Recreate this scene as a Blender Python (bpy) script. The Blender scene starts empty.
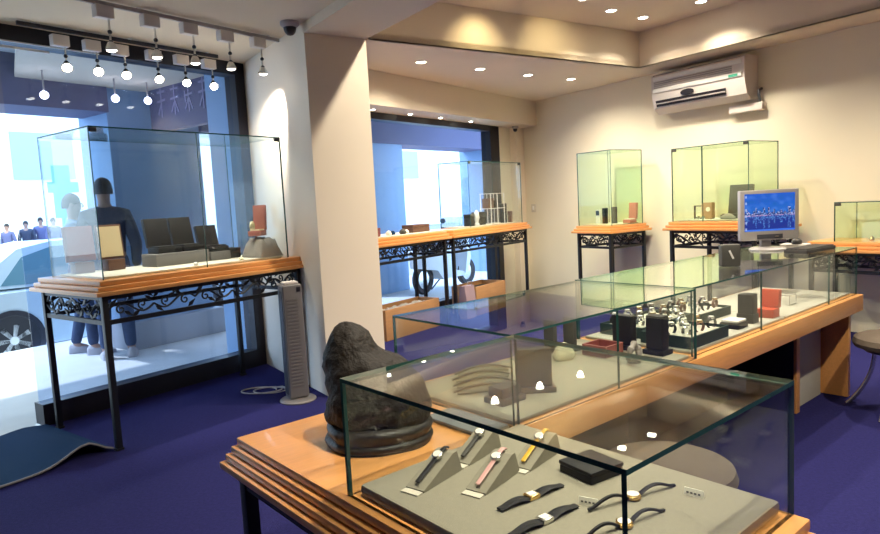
import bpy, bmesh, math, random
from mathutils import Matrix, Vector, noise
random.seed(7)
S = bpy.context.scene
COL = S.collection
rad = math.radians
PI = math.pi

# ------------------------------------------------------------------ materials
def mat(name, col, rough=.5, metal=0., var=0., vscale=20., bump=0., bscale=200., emit=None, estr=0., spec=.5, stretch=None, coat=0.):
    m = bpy.data.materials.new(name); m.use_nodes = True
    nt = m.node_tree; b = nt.nodes['Principled BSDF']
    b.inputs['Base Color'].default_value = (*col, 1); b.inputs['Roughness'].default_value = rough
    b.inputs['Metallic'].default_value = metal; b.inputs['Specular IOR Level'].default_value = spec
    b.inputs['Coat Weight'].default_value = coat
    if var or bump:
        tc = nt.nodes.new('ShaderNodeTexCoord'); mp = nt.nodes.new('ShaderNodeMapping')
        nt.links.new(tc.outputs['Object'], mp.inputs['Vector'])
        if stretch: mp.inputs['Scale'].default_value = stretch
    if var:
        n = nt.nodes.new('ShaderNodeTexNoise'); n.inputs['Scale'].default_value = vscale; n.inputs['Detail'].default_value = 4
        nt.links.new(mp.outputs[0], n.inputs['Vector'])
        r = nt.nodes.new('ShaderNodeMix'); r.data_type = 'RGBA'
        r.inputs[6].default_value = (*[max(0, c*(1-var)) for c in col], 1); r.inputs[7].default_value = (*[min(1, c*(1+var)) for c in col], 1)
        nt.links.new(n.outputs[0], r.inputs[0]); nt.links.new(r.outputs[2], b.inputs['Base Color'])
    if bump:
        n2 = nt.nodes.new('ShaderNodeTexNoise'); n2.inputs['Scale'].default_value = bscale; n2.inputs['Detail'].default_value = 3
        nt.links.new(mp.outputs[0], n2.inputs['Vector'])
        bp = nt.nodes.new('ShaderNodeBump'); bp.inputs['Strength'].default_value = bump; bp.inputs['Distance'].default_value = .01
        nt.links.new(n2.outputs[0], bp.inputs['Height']); nt.links.new(bp.outputs[0], b.inputs['Normal'])
    if emit:
        b.inputs['Emission Color'].default_value = (*emit, 1); b.inputs['Emission Strength'].default_value = estr
    return m

def glass(name, tint, f0=.045, k=1.):
    m = bpy.data.materials.new(name); m.use_nodes = True
    nt = m.node_tree; nt.nodes.clear()
    o = nt.nodes.new('ShaderNodeOutputMaterial'); mx = nt.nodes.new('ShaderNodeMixShader')
    tr = nt.nodes.new('ShaderNodeBsdfTransparent'); tr.inputs[0].default_value = (*tint, 1)
    gl = nt.nodes.new('ShaderNodeBsdfGlossy'); gl.inputs['Roughness'].default_value = 0.0; gl.inputs[0].default_value = (.97, 1, .98, 1)
    lw = nt.nodes.new('ShaderNodeLayerWeight'); lw.inputs[0].default_value = .5
    pw = nt.nodes.new('ShaderNodeMath'); pw.operation = 'POWER'; pw.inputs[1].default_value = 5
    ma = nt.nodes.new('ShaderNodeMath'); ma.operation = 'MULTIPLY_ADD'; ma.inputs[1].default_value = (1-f0)*k; ma.inputs[2].default_value = f0*k
    nt.links.new(lw.outputs['Facing'], pw.inputs[0]); nt.links.new(pw.outputs[0], ma.inputs[0]); nt.links.new(ma.outputs[0], mx.inputs[0])
    nt.links.new(tr.outputs[0], mx.inputs[1]); nt.links.new(gl.outputs[0], mx.inputs[2]); nt.links.new(mx.outputs[0], o.inputs[0])
    return m

M = {}
M['carpet'] = mat('navy_carpet', (.021, .020, .106), .95, var=.35, vscale=60, bump=.6, bscale=260, spec=.1)
M['wall'] = mat('cream_paint', (.84, .775, .61), .8, var=.02, vscale=3, bump=.05, bscale=90, spec=.2)
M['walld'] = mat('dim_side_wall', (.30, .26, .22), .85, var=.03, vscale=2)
M['pillar'] = mat('pillar_paint', (.86, .76, .62), .8, var=.02, vscale=3, bump=.05, bscale=90, spec=.2)
M['ceil'] = mat('ceiling_paint', (.76, .66, .52), .85, var=.02, vscale=3, spec=.2)
M['wood'] = mat('orange_wood', (.74, .34, .105), .32, var=.16, vscale=9, stretch=(1, 9, 9), coat=.2)
M['woodp'] = mat('pale_brown_wood', (.50, .30, .17), .4, var=.15, vscale=9, stretch=(1, 9, 9))
M['crate'] = mat('crate_wood', (.46, .24, .10), .6, var=.2, vscale=7, stretch=(1, 6, 6))
M['iron'] = mat('black_iron', (.012, .013, .017), .42, metal=.3, bump=.1, bscale=60)
M['black'] = mat('black_frame', (.012, .011, .018), .4)
M['leather'] = mat('black_leatherette', (.010, .010, .011), .55, bump=.15, bscale=300, spec=.3)
M['dgreen'] = mat('dark_green_velvet', (.012, .032, .028), .8, bump=.1, bscale=300)
M['dgrey'] = mat('dark_grey_card', (.06, .058, .05), .7, var=.15, vscale=30)
M['grey'] = mat('grey_card', (.17, .16, .155), .8, var=.06, vscale=40)
M['felt'] = mat('warm_grey_felt', (.29, .27, .21), .95, var=.10, vscale=120, bump=.25, bscale=500, spec=.1)
M['feltd'] = mat('cool_grey_felt', (.17, .18, .19), .95, var=.1, vscale=80, bump=.2, bscale=400, spec=.1)
M['pad'] = mat('pale_pad_cloth', (.60, .57, .48), .9, var=.05, vscale=90, bump=.15, bscale=400, spec=.1)
M['padg'] = mat('light_grey_pad_cloth', (.42, .40, .34), .9, var=.05, vscale=90, bump=.15, bscale=400, spec=.1)
M['padm'] = mat('olive_grey_pad_cloth', (.36, .34, .26), .9, var=.05, vscale=90, bump=.15, bscale=400, spec=.1)
M['strapd'] = mat('dark_olive_strap', (.085, .08, .06), .7)
M['cloth'] = mat('grey_draped_cloth', (.30, .27, .24), .9, var=.15, vscale=25, bump=.4, bscale=40)
M['stone'] = mat('dark_scholar_stone', (.015, .012, .010), .65, var=.5, vscale=30, bump=.9, bscale=45, spec=.3)
M['stonebase'] = mat('dark_carved_wood', (.016, .011, .008), .45, var=.3, vscale=25, bump=.3, bscale=60)
M['white'] = mat('white_plastic', (.78, .77, .75), .4)
M['acwhite'] = mat('ac_plastic', (.70, .64, .60), .45)
M['acgrey'] = mat('ac_grille', (.42, .38, .37), .5)
M['cream'] = mat('cream_shell', (.80, .75, .50), .5, var=.1, vscale=30)
M['beige'] = mat('beige_suede', (.62, .50, .30), .85, bump=.1, bscale=300)
M['redbrown'] = mat('red_brown_leather', (.22, .06, .045), .5, bump=.1, bscale=200)
M['brown'] = mat('brown_leather', (.12, .055, .035), .5, bump=.1, bscale=200)
M['brownfab'] = mat('brown_upholstery', (.10, .075, .055), .85, var=.15, vscale=80, bump=.3, bscale=300)
M['red'] = mat('bright_red_box', (.55, .06, .015), .5)
M['pinkred'] = mat('rose_red_box', (.50, .17, .13), .55)
M['pink'] = mat('pink_strap', (.66, .36, .34), .5)
M['yellow'] = mat('yellow_strap', (.70, .40, .02), .5)
M['silver'] = mat('silver_metal', (.72, .72, .70), .22, metal=1)
M['gold'] = mat('gold_metal', (.80, .55, .22), .25, metal=1)
M['dial'] = mat('pale_dial', (.85, .82, .74), .35)
M['chrome'] = mat('chrome_tube', (.62, .60, .60), .2, metal=.9)
M['moss'] = mat('teal_mat', (.010, .036, .095), .95, var=.25, vscale=150, bump=.6, bscale=300, spec=.1)
M['matedge'] = mat('mat_rubber_edge', (.16, .15, .17), .7)
M['purif'] = mat('purifier_grey', (.15, .14, .14), .45, var=.05, vscale=40)
M['purifd'] = mat('purifier_dark', (.05, .05, .06), .5)
M['cord'] = mat('pale_cord', (.40, .38, .38), .6)
M['pebble'] = mat('white_pebble', (.72, .69, .62), .7)
M['tag'] = mat('price_tag_paper', (.78, .76, .66), .8)
M['ink'] = mat('dark_ink', (.10, .10, .10), .8)
M['kb'] = mat('keyboard_black', (.03, .028, .027), .5)
M['monsil'] = mat('monitor_silver', (.46, .43, .42), .35, metal=.3)
M['gedge'] = mat('green_glass_edge', (.022, .085, .072), .2)
M['gedgelt'] = mat('pale_glass_edge', (.06, .13, .11), .25)
M['bulb'] = mat('lit_bulb', (1, .95, .85), .5, emit=(1, .93, .80), estr=22)
M['bulbdim'] = mat('lit_bulb_side', (1, .95, .85), .5, emit=(1, .93, .82), estr=6)
M['down'] = mat('lit_downlight', (1, .95, .85), .5, emit=(1, .92, .76), estr=14)
M['reflglow'] = mat('lit_reflection_dot', (1, .9, .95), .5, emit=(1, .90, .95), estr=8)  # glow of the balls that stand for window reflections
M['grn'] = mat('green_mark', (.05, .42, .26), .5)
M['tile'] = mat('pale_pavement', (.52, .53, .53), .8, var=.08, vscale=5)
M['pave'] = mat('grey_pavement', (.21, .21, .25), .8, var=.08, vscale=5)
M['road'] = mat('road', (.30, .30, .31), .9, var=.1, vscale=3)
M['concrete'] = mat('blue_grey_column', (.25, .39, .58), .55, var=.05, vscale=8)
M['concbase'] = mat('grey_plinth', (.34, .36, .40), .8, var=.06, vscale=8)
M['arc'] = mat('arcade_paint', (.78, .85, .88), .85, var=.04, vscale=4)
M['arcd'] = mat('arcade_beam_paint', (.16, .16, .25), .8, var=.06, vscale=5)
M['signm'] = mat('purple_fascia', (.10, .095, .18), .6)
M['glyph'] = mat('pale_lettering', (.26, .24, .38), .6)
M['carp'] = mat('car_paint_white', (.46, .54, .58), .3, coat=.3)
M['carglass'] = mat('car_glass', (.10, .20, .24), .08)
M['tyre'] = mat('tyre_rubber', (.02, .02, .025), .8)
M['bldg'] = mat('pale_building', (.88, .88, .86), .9, var=.04, vscale=.6)
M['bldw'] = mat('building_window', (.40, .50, .55), .3)
M['teal'] = mat('teal_street_sign', (.10, .42, .42), .5)
M['skin'] = mat('skin', (.36, .21, .15), .6)
M['hair'] = mat('dark_hair', (.012, .010, .010), .6)
M['jacket'] = mat('dark_jacket', (.035, .045, .075), .8, var=.2, vscale=20)
M['shirtb'] = mat('blue_grey_shirt', (.13, .24, .36), .8, var=.1, vscale=20)
M['jeans'] = mat('blue_jeans', (.035, .055, .11), .85, var=.25, vscale=25)
M['mauve'] = mat('mauve_paper', (.36, .26, .30), .8)
M['shoe'] = mat('pale_shoe', (.40, .38, .40), .6)
M['purple'] = mat('muted_blue_clothes', (.10, .11, .22), .8)
M['scooter'] = mat('scooter_white', (.65, .68, .70), .3)
M['scootd'] = mat('scooter_dark', (.05, .06, .10), .5)
M['switch'] = mat('switch_plate', (.62, .57, .48), .5)
M['glass'] = glass('clear_glass', (.972, .988, .978), .033)
M['glassg'] = glass('greenish_glass', (.918, .970, .898), .035)
M['glassw'] = glass('window_glass_blue', (.80, .87, .99), .026)
# showcase glass carries a thin green tint, its cut edges read dark green

# ------------------------------------------------------------------ mesh helpers
class MB:
    def __init__(s): s.v = []; s.f = []; s.m = []; s.X = Matrix.Identity(4)
    def add(s, vs, fs, mi=0, X=None):
        X = s.X @ X if X is not None else s.X
        k = len(s.v); s.v += [tuple(X @ Vector(p)) for p in vs]
        for f in fs: s.f.append(tuple(i+k for i in f)); s.m.append(mi)
        return s
    def bm(s, b, mi=0, X=None):
        b.verts.ensure_lookup_table(); b.verts.index_update()
        s.add([v.co.copy() for v in b.verts], [[v.index for v in f.verts] for f in b.faces], mi, X); b.free(); return s
    def box(s, x0, x1, y0, y1, z0, z1, mi=0, bev=0., X=None, seg=2):
        b = bmesh.new(); bmesh.ops.create_cube(b, size=1)
        for v in b.verts:
            v.co = Vector(((x0+x1)/2+v.co.x*(x1-x0), (y0+y1)/2+v.co.y*(y1-y0), (z0+z1)/2+v.co.z*(z1-z0)))
        if bev: bmesh.ops.bevel(b, geom=list(b.edges), offset=bev, segments=seg, affect='EDGES', profile=.6)
        return s.bm(b, mi, X)
    def sph(s, c, r, mi=0, u=16, w=10, X=None):
        if not hasattr(r, '__len__'): r = (r, r, r)
        b = bmesh.new(); bmesh.ops.create_uvsphere(b, u_segments=u, v_segments=w, radius=1)
        for v in b.verts: v.co = Vector((c[0]+v.co.x*r[0], c[1]+v.co.y*r[1], c[2]+v.co.z*r[2]))
        return s.bm(b, mi, X)
    def rings(s, R, mi=0, cap=True, X=None, closed=True):
        n = len(R[0]); vs = [p for r in R for p in r]; fs = []
        for i in range(len(R)-1):
            for j in range(n if closed else n-1):
                a = i*n+j; b2 = i*n+(j+1) % n; fs.append((a, b2, b2+n, a+n))
        if cap: fs.append(tuple(range(n-1, -1, -1))); fs.append(tuple((len(R)-1)*n+j for j in range(n)))
        return s.add(vs, fs, mi, X)
    def lathe(s, prof, c=(0, 0, 0), n=24, mi=0, X=None):
        return s.rings([[(c[0]+r*math.cos(2*PI*j/n), c[1]+r*math.sin(2*PI*j/n), c[2]+z) for j in range(n)] for r, z in prof], mi, True, X)
    def prism(s, poly, a0, a1, axis='z', mi=0, X=None):
        def P(p, a): return (p[0], p[1], a) if axis == 'z' else ((p[0], a, p[1]) if axis == 'y' else (a, p[0], p[1]))
        return s.rings([[P(p, a0) for p in poly], [P(p, a1) for p in poly]], mi, True, X)
    def tube(s, pts, r, n=8, mi=0, X=None, cap=True):
        pts = [Vector(p) for p in pts]; R = []; up = Vector((0, 0, 1)); prev = None
        for i, p in enumerate(pts):
            t = (pts[min(i+1, len(pts)-1)]-pts[max(i-1, 0)]).normalized()
            if prev is None:
                a = up if abs(t.z) < .9 else Vector((1, 0, 0)); x = t.cross(a).normalized()
            else:
                x = (prev-t*prev.dot(t)).normalized()
            prev = x; y = t.cross(x); q = r[i] if hasattr(r, '__len__') else r
            R.append([p+x*q*math.cos(2*PI*j/n)+y*q*math.sin(2*PI*j/n) for j in range(n)])
        return s.rings(R, mi, cap, X)
    def ribbon(s, pts, side, w, t, mi=0, X=None):
        pts = [Vector(p) for p in pts]; side = Vector(side).normalized(); R = []
        for i, p in enumerate(pts):
            tg = (pts[min(i+1, len(pts)-1)]-pts[max(i-1, 0)]).normalized(); nm = side.cross(tg).normalized()
            ww = w[i] if hasattr(w, '__len__') else w
            R.append([p+side*ww/2, p+side*ww*.3+nm*t, p-side*ww*.3+nm*t, p-side*ww/2, p-side*ww*.3-nm*t*.4, p+side*ww*.3-nm*t*.4])
        return s.rings(R, mi, True, X)
    def build(s, name, mats, parent=None, smooth=35, loc=None):
        me = bpy.data.meshes.new(name); me.from_pydata(s.v, [], s.f)
        for x in (mats if isinstance(mats, (list, tuple)) else [mats]): me.materials.append(M[x] if isinstance(x, str) else x)
        me.polygons.foreach_set('material_index', s.m)
        b = bmesh.new(); b.from_mesh(me); bmesh.ops.recalc_face_normals(b, faces=b.faces); b.to_mesh(me); b.free()
        if smooth:
            me.polygons.foreach_set('use_smooth', [True]*len(me.polygons)); me.set_sharp_from_angle(angle=rad(smooth))
        me.update()
        o = bpy.data.objects.new(name, me); COL.objects.link(o)
        if parent: o.parent = parent
        if loc: o.location = loc
        return o

# frames: counters run along 'D', the shop front along 'F', the rear wall along 'B'
ANG = {'W': 0., 'D': rad(40.451), 'F': rad(53.016), 'B': rad(-56.564)}
def W(fr, x, y, z=0.):
    a = ANG[fr]; return Vector((x*math.cos(a)-y*math.sin(a), x*math.sin(a)+y*math.cos(a), z))
def tag(o, label=None, cat=None, group=None, kind=None):
    if label: o['label'] = label
    if cat: o['category'] = cat
    if group: o['group'] = group
    if kind: o['kind'] = kind
    return o
def root(name, fr, x, y, z, label, cat, group=None, rz=0.):
    o = bpy.data.objects.new(name, None); COL.objects.link(o); o.empty_display_size = .1
    o.location = W(fr, x, y, z); o.rotation_euler = (0, 0, ANG[fr]+rz)
    return tag(o, label, cat, group)
def put(o, fr, x, y, z, rz=0.):
    o.location = W(fr, x, y, z); o.rotation_euler = (0, 0, ANG[fr]+rz); return o
def struct(name, mb, m, fr='W', smooth=None, parent=None):
    o = mb.build(name, m, parent, smooth)
    if parent is None:
        o.rotation_euler = (0, 0, ANG[fr]); o['kind'] = 'structure'
    return o
def copy_tree(o, parent=None):
    c = o.copy(); COL.objects.link(c); c.parent = parent
    for ch in list(o.children): copy_tree(ch, c)
    return c
def box(*a, bev=0., seg=2): return MB().box(*a, bev=bev, seg=seg)
ORD = ['first', 'second', 'third', 'fourth', 'fifth', 'sixth', 'seventh', 'eighth']

# ------------------------------------------------------------------ camera
cam = bpy.data.cameras.new('camera'); co = bpy.data.objects.new('camera', cam); COL.objects.link(co)
pi_, ro = rad(5.6665), rad(-3.0037)
fw = Vector((0, math.cos(pi_), -math.sin(pi_))); up = Vector((0, math.sin(pi_), math.cos(pi_))); rt = Vector((1, 0, 0))
RT = rt*math.cos(ro)+up*math.sin(ro); UP = up*math.cos(ro)-rt*math.sin(ro)
co.matrix_world = Matrix(((RT.x, UP.x, -fw.x, 0), (RT.y, UP.y, -fw.y, 0), (RT.z, UP.z, -fw.z, 1.43), (0, 0, 0, 1)))
cam.sensor_width = 36; cam.lens = 36*648.75/880; cam.clip_start = .05; cam.clip_end = 200
S.camera = co

# ------------------------------------------------------------------ room shell
AF, CB = 4.98, 6.60          # shop front and rear wall offsets
ZS, ZT, ZW, ZB = 2.825, 3.205, 2.77, 2.70   # soffit, raised tray, window zone, beam
def inter(a, c):             # point with front offset a and rear-wall offset c
    nA = W('F', 0, 1); nC = W('B', 0, 1); d = nA.x*nC.y-nA.y*nC.x
    return Vector(((a*nC.y-nA.y*c)/d, (nA.x*c-nC.x*a)/d, 0))
P1 = W('F', -2.6, AF); P2 = inter(AF, CB); P3 = inter(-3.2, CB); P4 = W('F', -2.6, -3.2)
poly = [(p.x, p.y) for p in (P1, P2, P3, P4)]
struct('floor', MB().prism(poly, -.06, 0), 'carpet')
# rear wall with the air conditioner
def wallbetween(name, a, b, z0, z1, th, m='wall'):
    d = (b-a).normalized(); n = Vector((-d.y, d.x, 0))*th
    return struct(name, MB().prism([(q.x, q.y) for q in (a, b, b+n, a+n)], z0, z1), m)
wallbetween('wall_rear', P3, P2, 0, 3.4, -.15)
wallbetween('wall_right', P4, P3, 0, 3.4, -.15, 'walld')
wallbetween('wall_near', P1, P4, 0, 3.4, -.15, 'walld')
# shop front: solid pieces around door, window 1, window 2
f = MB()
f.box(-2.6, .35, AF, AF+.14, 0, 2.85); struct('wall_left', f, 'wall', 'F')
f = MB(); f.box(.35, 4.25, AF, AF+.14, 2.77, 3.25); f.box(4.25, 8.9, AF, AF+.14, 2.46, 3.25); struct('wall_front', f, 'wall', 'F')
f = MB(); f.box(8.17, 8.92, AF, AF+.14, 0, 2.46); struct('wall_corner', f, 'wall', 'F')
f = MB(); f.box(8.50, 8.82, AF-.10, AF, 0, ZS); struct('trim_corner', f, 'pillar', 'F')
# window bulkhead over window 2
f = MB(); f.box(4.1, 8.74, 4.60, AF, 2.475, ZS+.02); struct('trim_bulkhead', f, 'ceil', 'F')
# wing wall / pillar standing square to the rear wall
p0 = W('F', 3.81, AF+.01); nC = W('B', 0, 1); tg = -W('B', 1, 0)
pa = p0-tg*1.455; pb = pa+nC*.50; pc = p0+nC*.50+tg*.12
struct('wall_pillar', MB().prism([(p.x, p.y) for p in (p0, pa, pb, pc)], 0, ZB+.1), 'pillar')
# beam from the pillar overhead, and lowered ceiling of the window zone
a0 = pa+tg*.02; L = 5.2
struct('trim_beam', MB().prism([(p.x, p.y) for p in (a0, a0-tg*L, a0-tg*L+nC*.5, a0+nC*.5)], ZB, ZS+.04), 'ceil')
q = a0+nC*.05
zone = [P1, p0+tg*.1+nC*.1, q, q-tg*(L+1.2), W('F', -2.6, -.6)]
struct('ceiling', MB().prism([(p.x, p.y) for p in zone], ZW, ZS+.02), 'ceil')
# main soffit with raised tray (rear-wall frame)
tx0, tx1, ty0, ty1 = -4.93, 2.6, 2.39, 6.08
c = MB()
c.box(-9.2, tx0, .2, 6.75, ZS, ZS+.05); c.box(tx0, 9., ty1, 6.75, ZS, ZS+.05); c.box(tx1, 9., -8., ty1, ZS, ZS+.05); c.box(tx0, tx1, -8., ty0, ZS, ZS+.05)
c.box(tx0-.05, tx0, ty0-.05, ty1+.05, ZS+.0, ZT+.05); c.box(tx1, tx1+.05, ty0-.05, ty1+.05, ZS+.0, ZT+.05)
c.box(tx0, tx1, ty1, ty1+.05, ZS+.0, ZT+.05); c.box(tx0, tx1, ty0-.05, ty0, ZS+.0, ZT+.05)
c.box(tx0-.05, tx1+.05, ty0-.05, ty1+.05, ZT, ZT+.05)
struct('ceiling_tray', c, 'ceil', 'B')
# light-tight roof slab above the ceilings
struct('ceiling_slab', MB().prism([(p.x, p.y) for p in (P1-W('F', 1, 0)*.2, P2+W('F', 1, 0)*.3, P3, P4)], 3.40, 3.5), 'ceil')

# ------------------------------------------------------------------ windows and door
# window_1 : black frame, blue tinted pane
f = MB()
f.box(1.86, 3.84, AF-.01, AF+.13, 0, .155); f.box(3.70, 3.83, AF-.015, AF+.14, .155, 2.77); f.box(1.86, 3.83, AF-.015, AF+.14, 2.66, 2.77)

w1 = struct('window_1', f, 'black', 'F')
tag(box(1.866, 3.70, AF+.06, AF+.07, .155, 2.66).build('pane', 'glassw', w1))
f = MB(); f.box(.35, 2.15, AF-.02, AF+.12, 2.665, 2.80); d1 = struct('door_1', f, 'black', 'F')
g = MB(); g.box(.35, .85, AF+.03, AF+.04, .02, 2.62); g.build('glass_leaf', 'glass', d1)
g = MB(); g.box(.81, .85, AF+.02, AF+.05, .02, 2.62); g.box(.35, .85, AF+.02, AF+.05, .0, .08); g.build('leaf_rail', 'chrome', d1)
f = MB(); f.box(.35, 2.15, AF-.03, AF-.018, 2.612, 2.628); f.box(.35, 2.50, AF-.03, AF-.018, 2.655, 2.664); struct('trim_door', f, 'white', 'F')
# window_2
f = MB()
f.box(4.2, 8.17, AF-.01, AF+.13, 0, .17); f.box(7.93, 8.17, AF-.015, AF+.14, .17, 2.47); f.box(4.2, 8.17, AF-.015, AF+.14, 2.40, 2.485); f.box(4.2, 4.45, AF, AF+.13, .17, 2.42)
w2 = struct('window_2', f, 'black', 'F')
box(4.45, 7.93, AF+.06, AF+.07, .17, 2.40).build('pane', 'glassw', w2)

# ------------------------------------------------------------------ lamps
LAMPS = []
def spot(loc, target, power, size, blend=.6, col=(1, .89, .72), r=.03, name='lamp_light'):
    l = bpy.data.lights.new(name, 'SPOT'); l.energy = power; l.spot_size = rad(size); l.spot_blend = blend; l.color = col; l.shadow_soft_size = r
    o = bpy.data.objects.new(name, l); COL.objects.link(o); o.location = loc
    o.rotation_euler = (Vector(target)-Vector(loc)).to_track_quat('-Z', 'Y').to_euler(); return o
# recessed downlights
def downlight_proto():
    o = root('recessed_downlight', 'W', 0, 0, 0, '', '')
    MB().lathe([(.062, .012), (.062, -.004), (.052, -.006), (.044, .0), (.044, .012)], n=24).build('trim_ring', 'white', o)
    MB().lathe([(.044, .004), (.044, -.003), (.03, -.005), (.001, -.006)], n=20).build('bulb', 'down', o)
    return o
dproto = downlight_proto(); dused = [False]
def downlight(x, y, z, label, group, power=55, aim=None, size=100, blend=.7, col=(1, .89, .71)):
    o = dproto if not dused[0] else copy_tree(dproto); dused[0] = True
    put(o, 'B', x, y, z); tag(o, label, 'ceiling light', group)
    p = W('B', x, y, z-.03); t = W('B', *aim) if aim else p-Vector((0, 0, 1))
    spot(p, t, power, size, blend, col)
for i, (x, y) in enumerate(((-5.556, 3.571), (-5.63, 4.361), (-5.712, 5.112), (-5.729, 5.811))):
    downlight(x, y, ZS, 'round recessed downlight in the flat soffit by the far window, %s from the pillar' % ORD[i], 'downlights in the far soffit', 50, size=155, blend=1.)
lab = ['large bright round downlight in the raised ceiling, nearest the tray corner on the left', 'small round downlight in the raised ceiling, just right of the large bright one', 'round downlight at the top edge of the raised ceiling, above the air conditioner']
for (x, y), l_ in zip(((-4.464, 5.101), (-4.501, 5.621), (-3.891, 5.705)), lab):
    downlight(x, y, ZT, l_, 'downlights in the raised ceiling', 75, size=128, blend=1.)
for i, (x, y, aim) in enumerate(((-4.52, 3.78, (-4.93, 3.80, 2.72)), (-4.30, 4.55, (-4.93, 4.72, 2.72)))):
    downlight(x, y, ZT, 'tilted downlight washing the tray edge, %s glow from the pillar' % ORD[i], 'tilted tray downlights', 9, aim, 95, 1.0, (1, .80, .42))
for i, (x, y) in enumerate(((-3.2, 3.3), (-2.2, 3.0), (-2.1, 5.2), (-.4, 3.4))):  # unseen fill lamps, added to brighten the whole room
    downlight(x, y, ZT, 'added fill downlight in the raised ceiling overhead, out of view above the counters', 'added overhead fill downlights', 135, size=130, blend=1.)
downlight(-3.75, 2.72, ZT, 'added unseen tilted downlight in the raised ceiling aimed at the pillar', None, 55, (-4.5, 2.14, 1.3), 95, 1.)  # added out of frame to lift the pillar's brightness
for i, (x, y, l_) in enumerate(((-1.15, 1.05, 'left one of two'), (-.35, 1.25, 'right one of two'))):  # extra unseen pair, added to light the near counter
    downlight(x, y, ZW, 'added unseen fill downlight in the low ceiling right above the foreground counter, '+l_, None, 72, size=140)

# bulkhead mini lamps over window 2
mini = None
for i, x in enumerate((5.34, 5.98, 6.57, 7.24)):
    if mini is None:
        mini = root('mini_downlight', 'F', x, 4.82, 2.475, '', '')
        MB().lathe([(.036, .004), (.036, -.006), (.026, -.008)], n=18).build('trim_ring', 'white', mini)
        MB().lathe([(.026, -.004), (.02, -.012), (.001, -.015)], n=16).build('bulb', 'down', mini); o = mini
    else: o = copy_tree(mini); put(o, 'F', x, 4.82, 2.475)
    tag(o, 'tiny downlight in the bulkhead over the far window, %s from the pillar' % ORD[i], 'ceiling light', 'mini downlights over the far window')
    spot(W('F', x, 4.82, 2.45), W('F', x, 4.7, 0), 14, 110)
# track lights
def track(name, y, x0, x1, label, m='acgrey'):
    o = root(name, 'F', (x0+x1)/2, y, ZW, label, 'light track'); h = (x1-x0)/2
    box(-h, h, -.010, .010, -.035, -.008, bev=.003).build('rail', m, o)
    for k in range(3): box(-h+.1+k*(2*h-.2)/2-.012, -h+.1+k*(2*h-.2)/2+.012, -.012, .012, -.01, 0).build('mounting_clip', 'white', o)
    return o
track('ceiling_light_track', 4.06, 1.2, 3.46, 'long thin ceiling track nearer the room carrying five dim spotlights')
track('ceiling_light_track', 4.80, 1.9, 3.42, 'ceiling track close to the front window carrying six glaring spotlights', 'black')
tp = None
def track_lamp(x, y, z0, drop, label, group, face, bulb):
    global tp
    o = root('track_spotlight', 'F', x, y, z0, label, 'spotlight', group)
    box(-.055, .055, -.03, .03, -.075, 0, bev=.005).build('adapter', 'acwhite', o)
    MB().tube([(.03, 0, -.07), (.03, 0, -drop+.06)], .0065, 8).build('stem', 'silver', o)
    for zz, rr_ in ((-drop*.45-.03, .014), (-drop+.055, .016)): MB().sph((.03, 0, zz), rr_).build('swivel_joint', 'black', o)
    X = Matrix.Translation((.03, 0, -drop+.03)) @ Vector((0, 0, -1)).rotation_difference(Vector(face).normalized()).to_matrix().to_4x4()
    m = MB(); m.X = X; m.lathe([(.012, .03), (.02, .022), (.036, -.012), (.037, -.02), (.032, -.02)], n=20); m.build('lamp_head', 'silver', o)
    m = MB(); m.X = X; m.lathe([(.032, -.016), (.028, -.026), (.014, -.032), (.001, -.034)], n=16); m.build('bulb', bulb, o)
    return o
for i, x in enumerate((2.10, 2.40, 2.68, 2.97, 3.255)):
    z0, dr = ZW-.035, .27
    track_lamp(x, 4.06, z0, dr, 'dim hanging track spotlight, %s from the left in the inner row' % ORD[i], 'inner row of track spotlights', (.1, .12, -1), 'bulbdim')
    p = W('F', x+.03, 4.07, z0-dr-.02)
    if i == 4: spot(p, W('F', 3.62, 4.40, 2.0), 60, 76, .7, (1, .93, .82))
    else: spot(p, W('F', x+.03, 4.4, 1.0), 16, 60, .5, (1, .93, .82))
for i, x in enumerate((2.16, 2.375, 2.58, 2.84, 3.075, 3.325)):
    z0, dr = ZW-.06, .235
    track_lamp(x, 4.80, z0, dr, 'glaring track spotlight beside the window, %s from the left in the outer row' % ORD[i], 'outer row of track spotlights', (-.25, -.75, -.65), 'bulb')
    spot(W('F', x+.02, 4.74, z0-dr), W('F', x-.1, 4.2, 1.0), 7, 80, .5, (1, .93, .82))

# ------------------------------------------------------------------ security cameras, switch
def dome(fr, x, y, z, label, r=.045):
    o = root('security_camera', fr, x, y, z, label, 'security camera')
    MB().lathe([(r*1.5, 0), (r*1.5, -.02), (r*1.2, -.035), (r*.9, -.04)], n=24).build('mount', 'acgrey', o)
    MB().lathe([(r, -.035), (r, -.05), (r*.85, -.05-r*.5), (r*.5, -.05-r*.88), (.002, -.05-r)], n=24).build('dome', 'black', o)
    return o
dome('W', -.985, 4.80, ZW, 'black dome security camera under the ceiling beside the pillar top')
dome('F', 8.36, 4.80, 2.475, 'small dark security camera in the corner above the far window', .032)
o = root('wall_switch', 'B', -7.354, CB, 1.275, 'small beige wall switch near the far corner', 'switch')
box(-.045, .045, -.012, -.001, -.06, .06, bev=.003).build('plate', 'switch', o); box(-.018, .018, -.018, -.012, -.03, .03, bev=.002).build('rocker', 'white', o)

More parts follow.
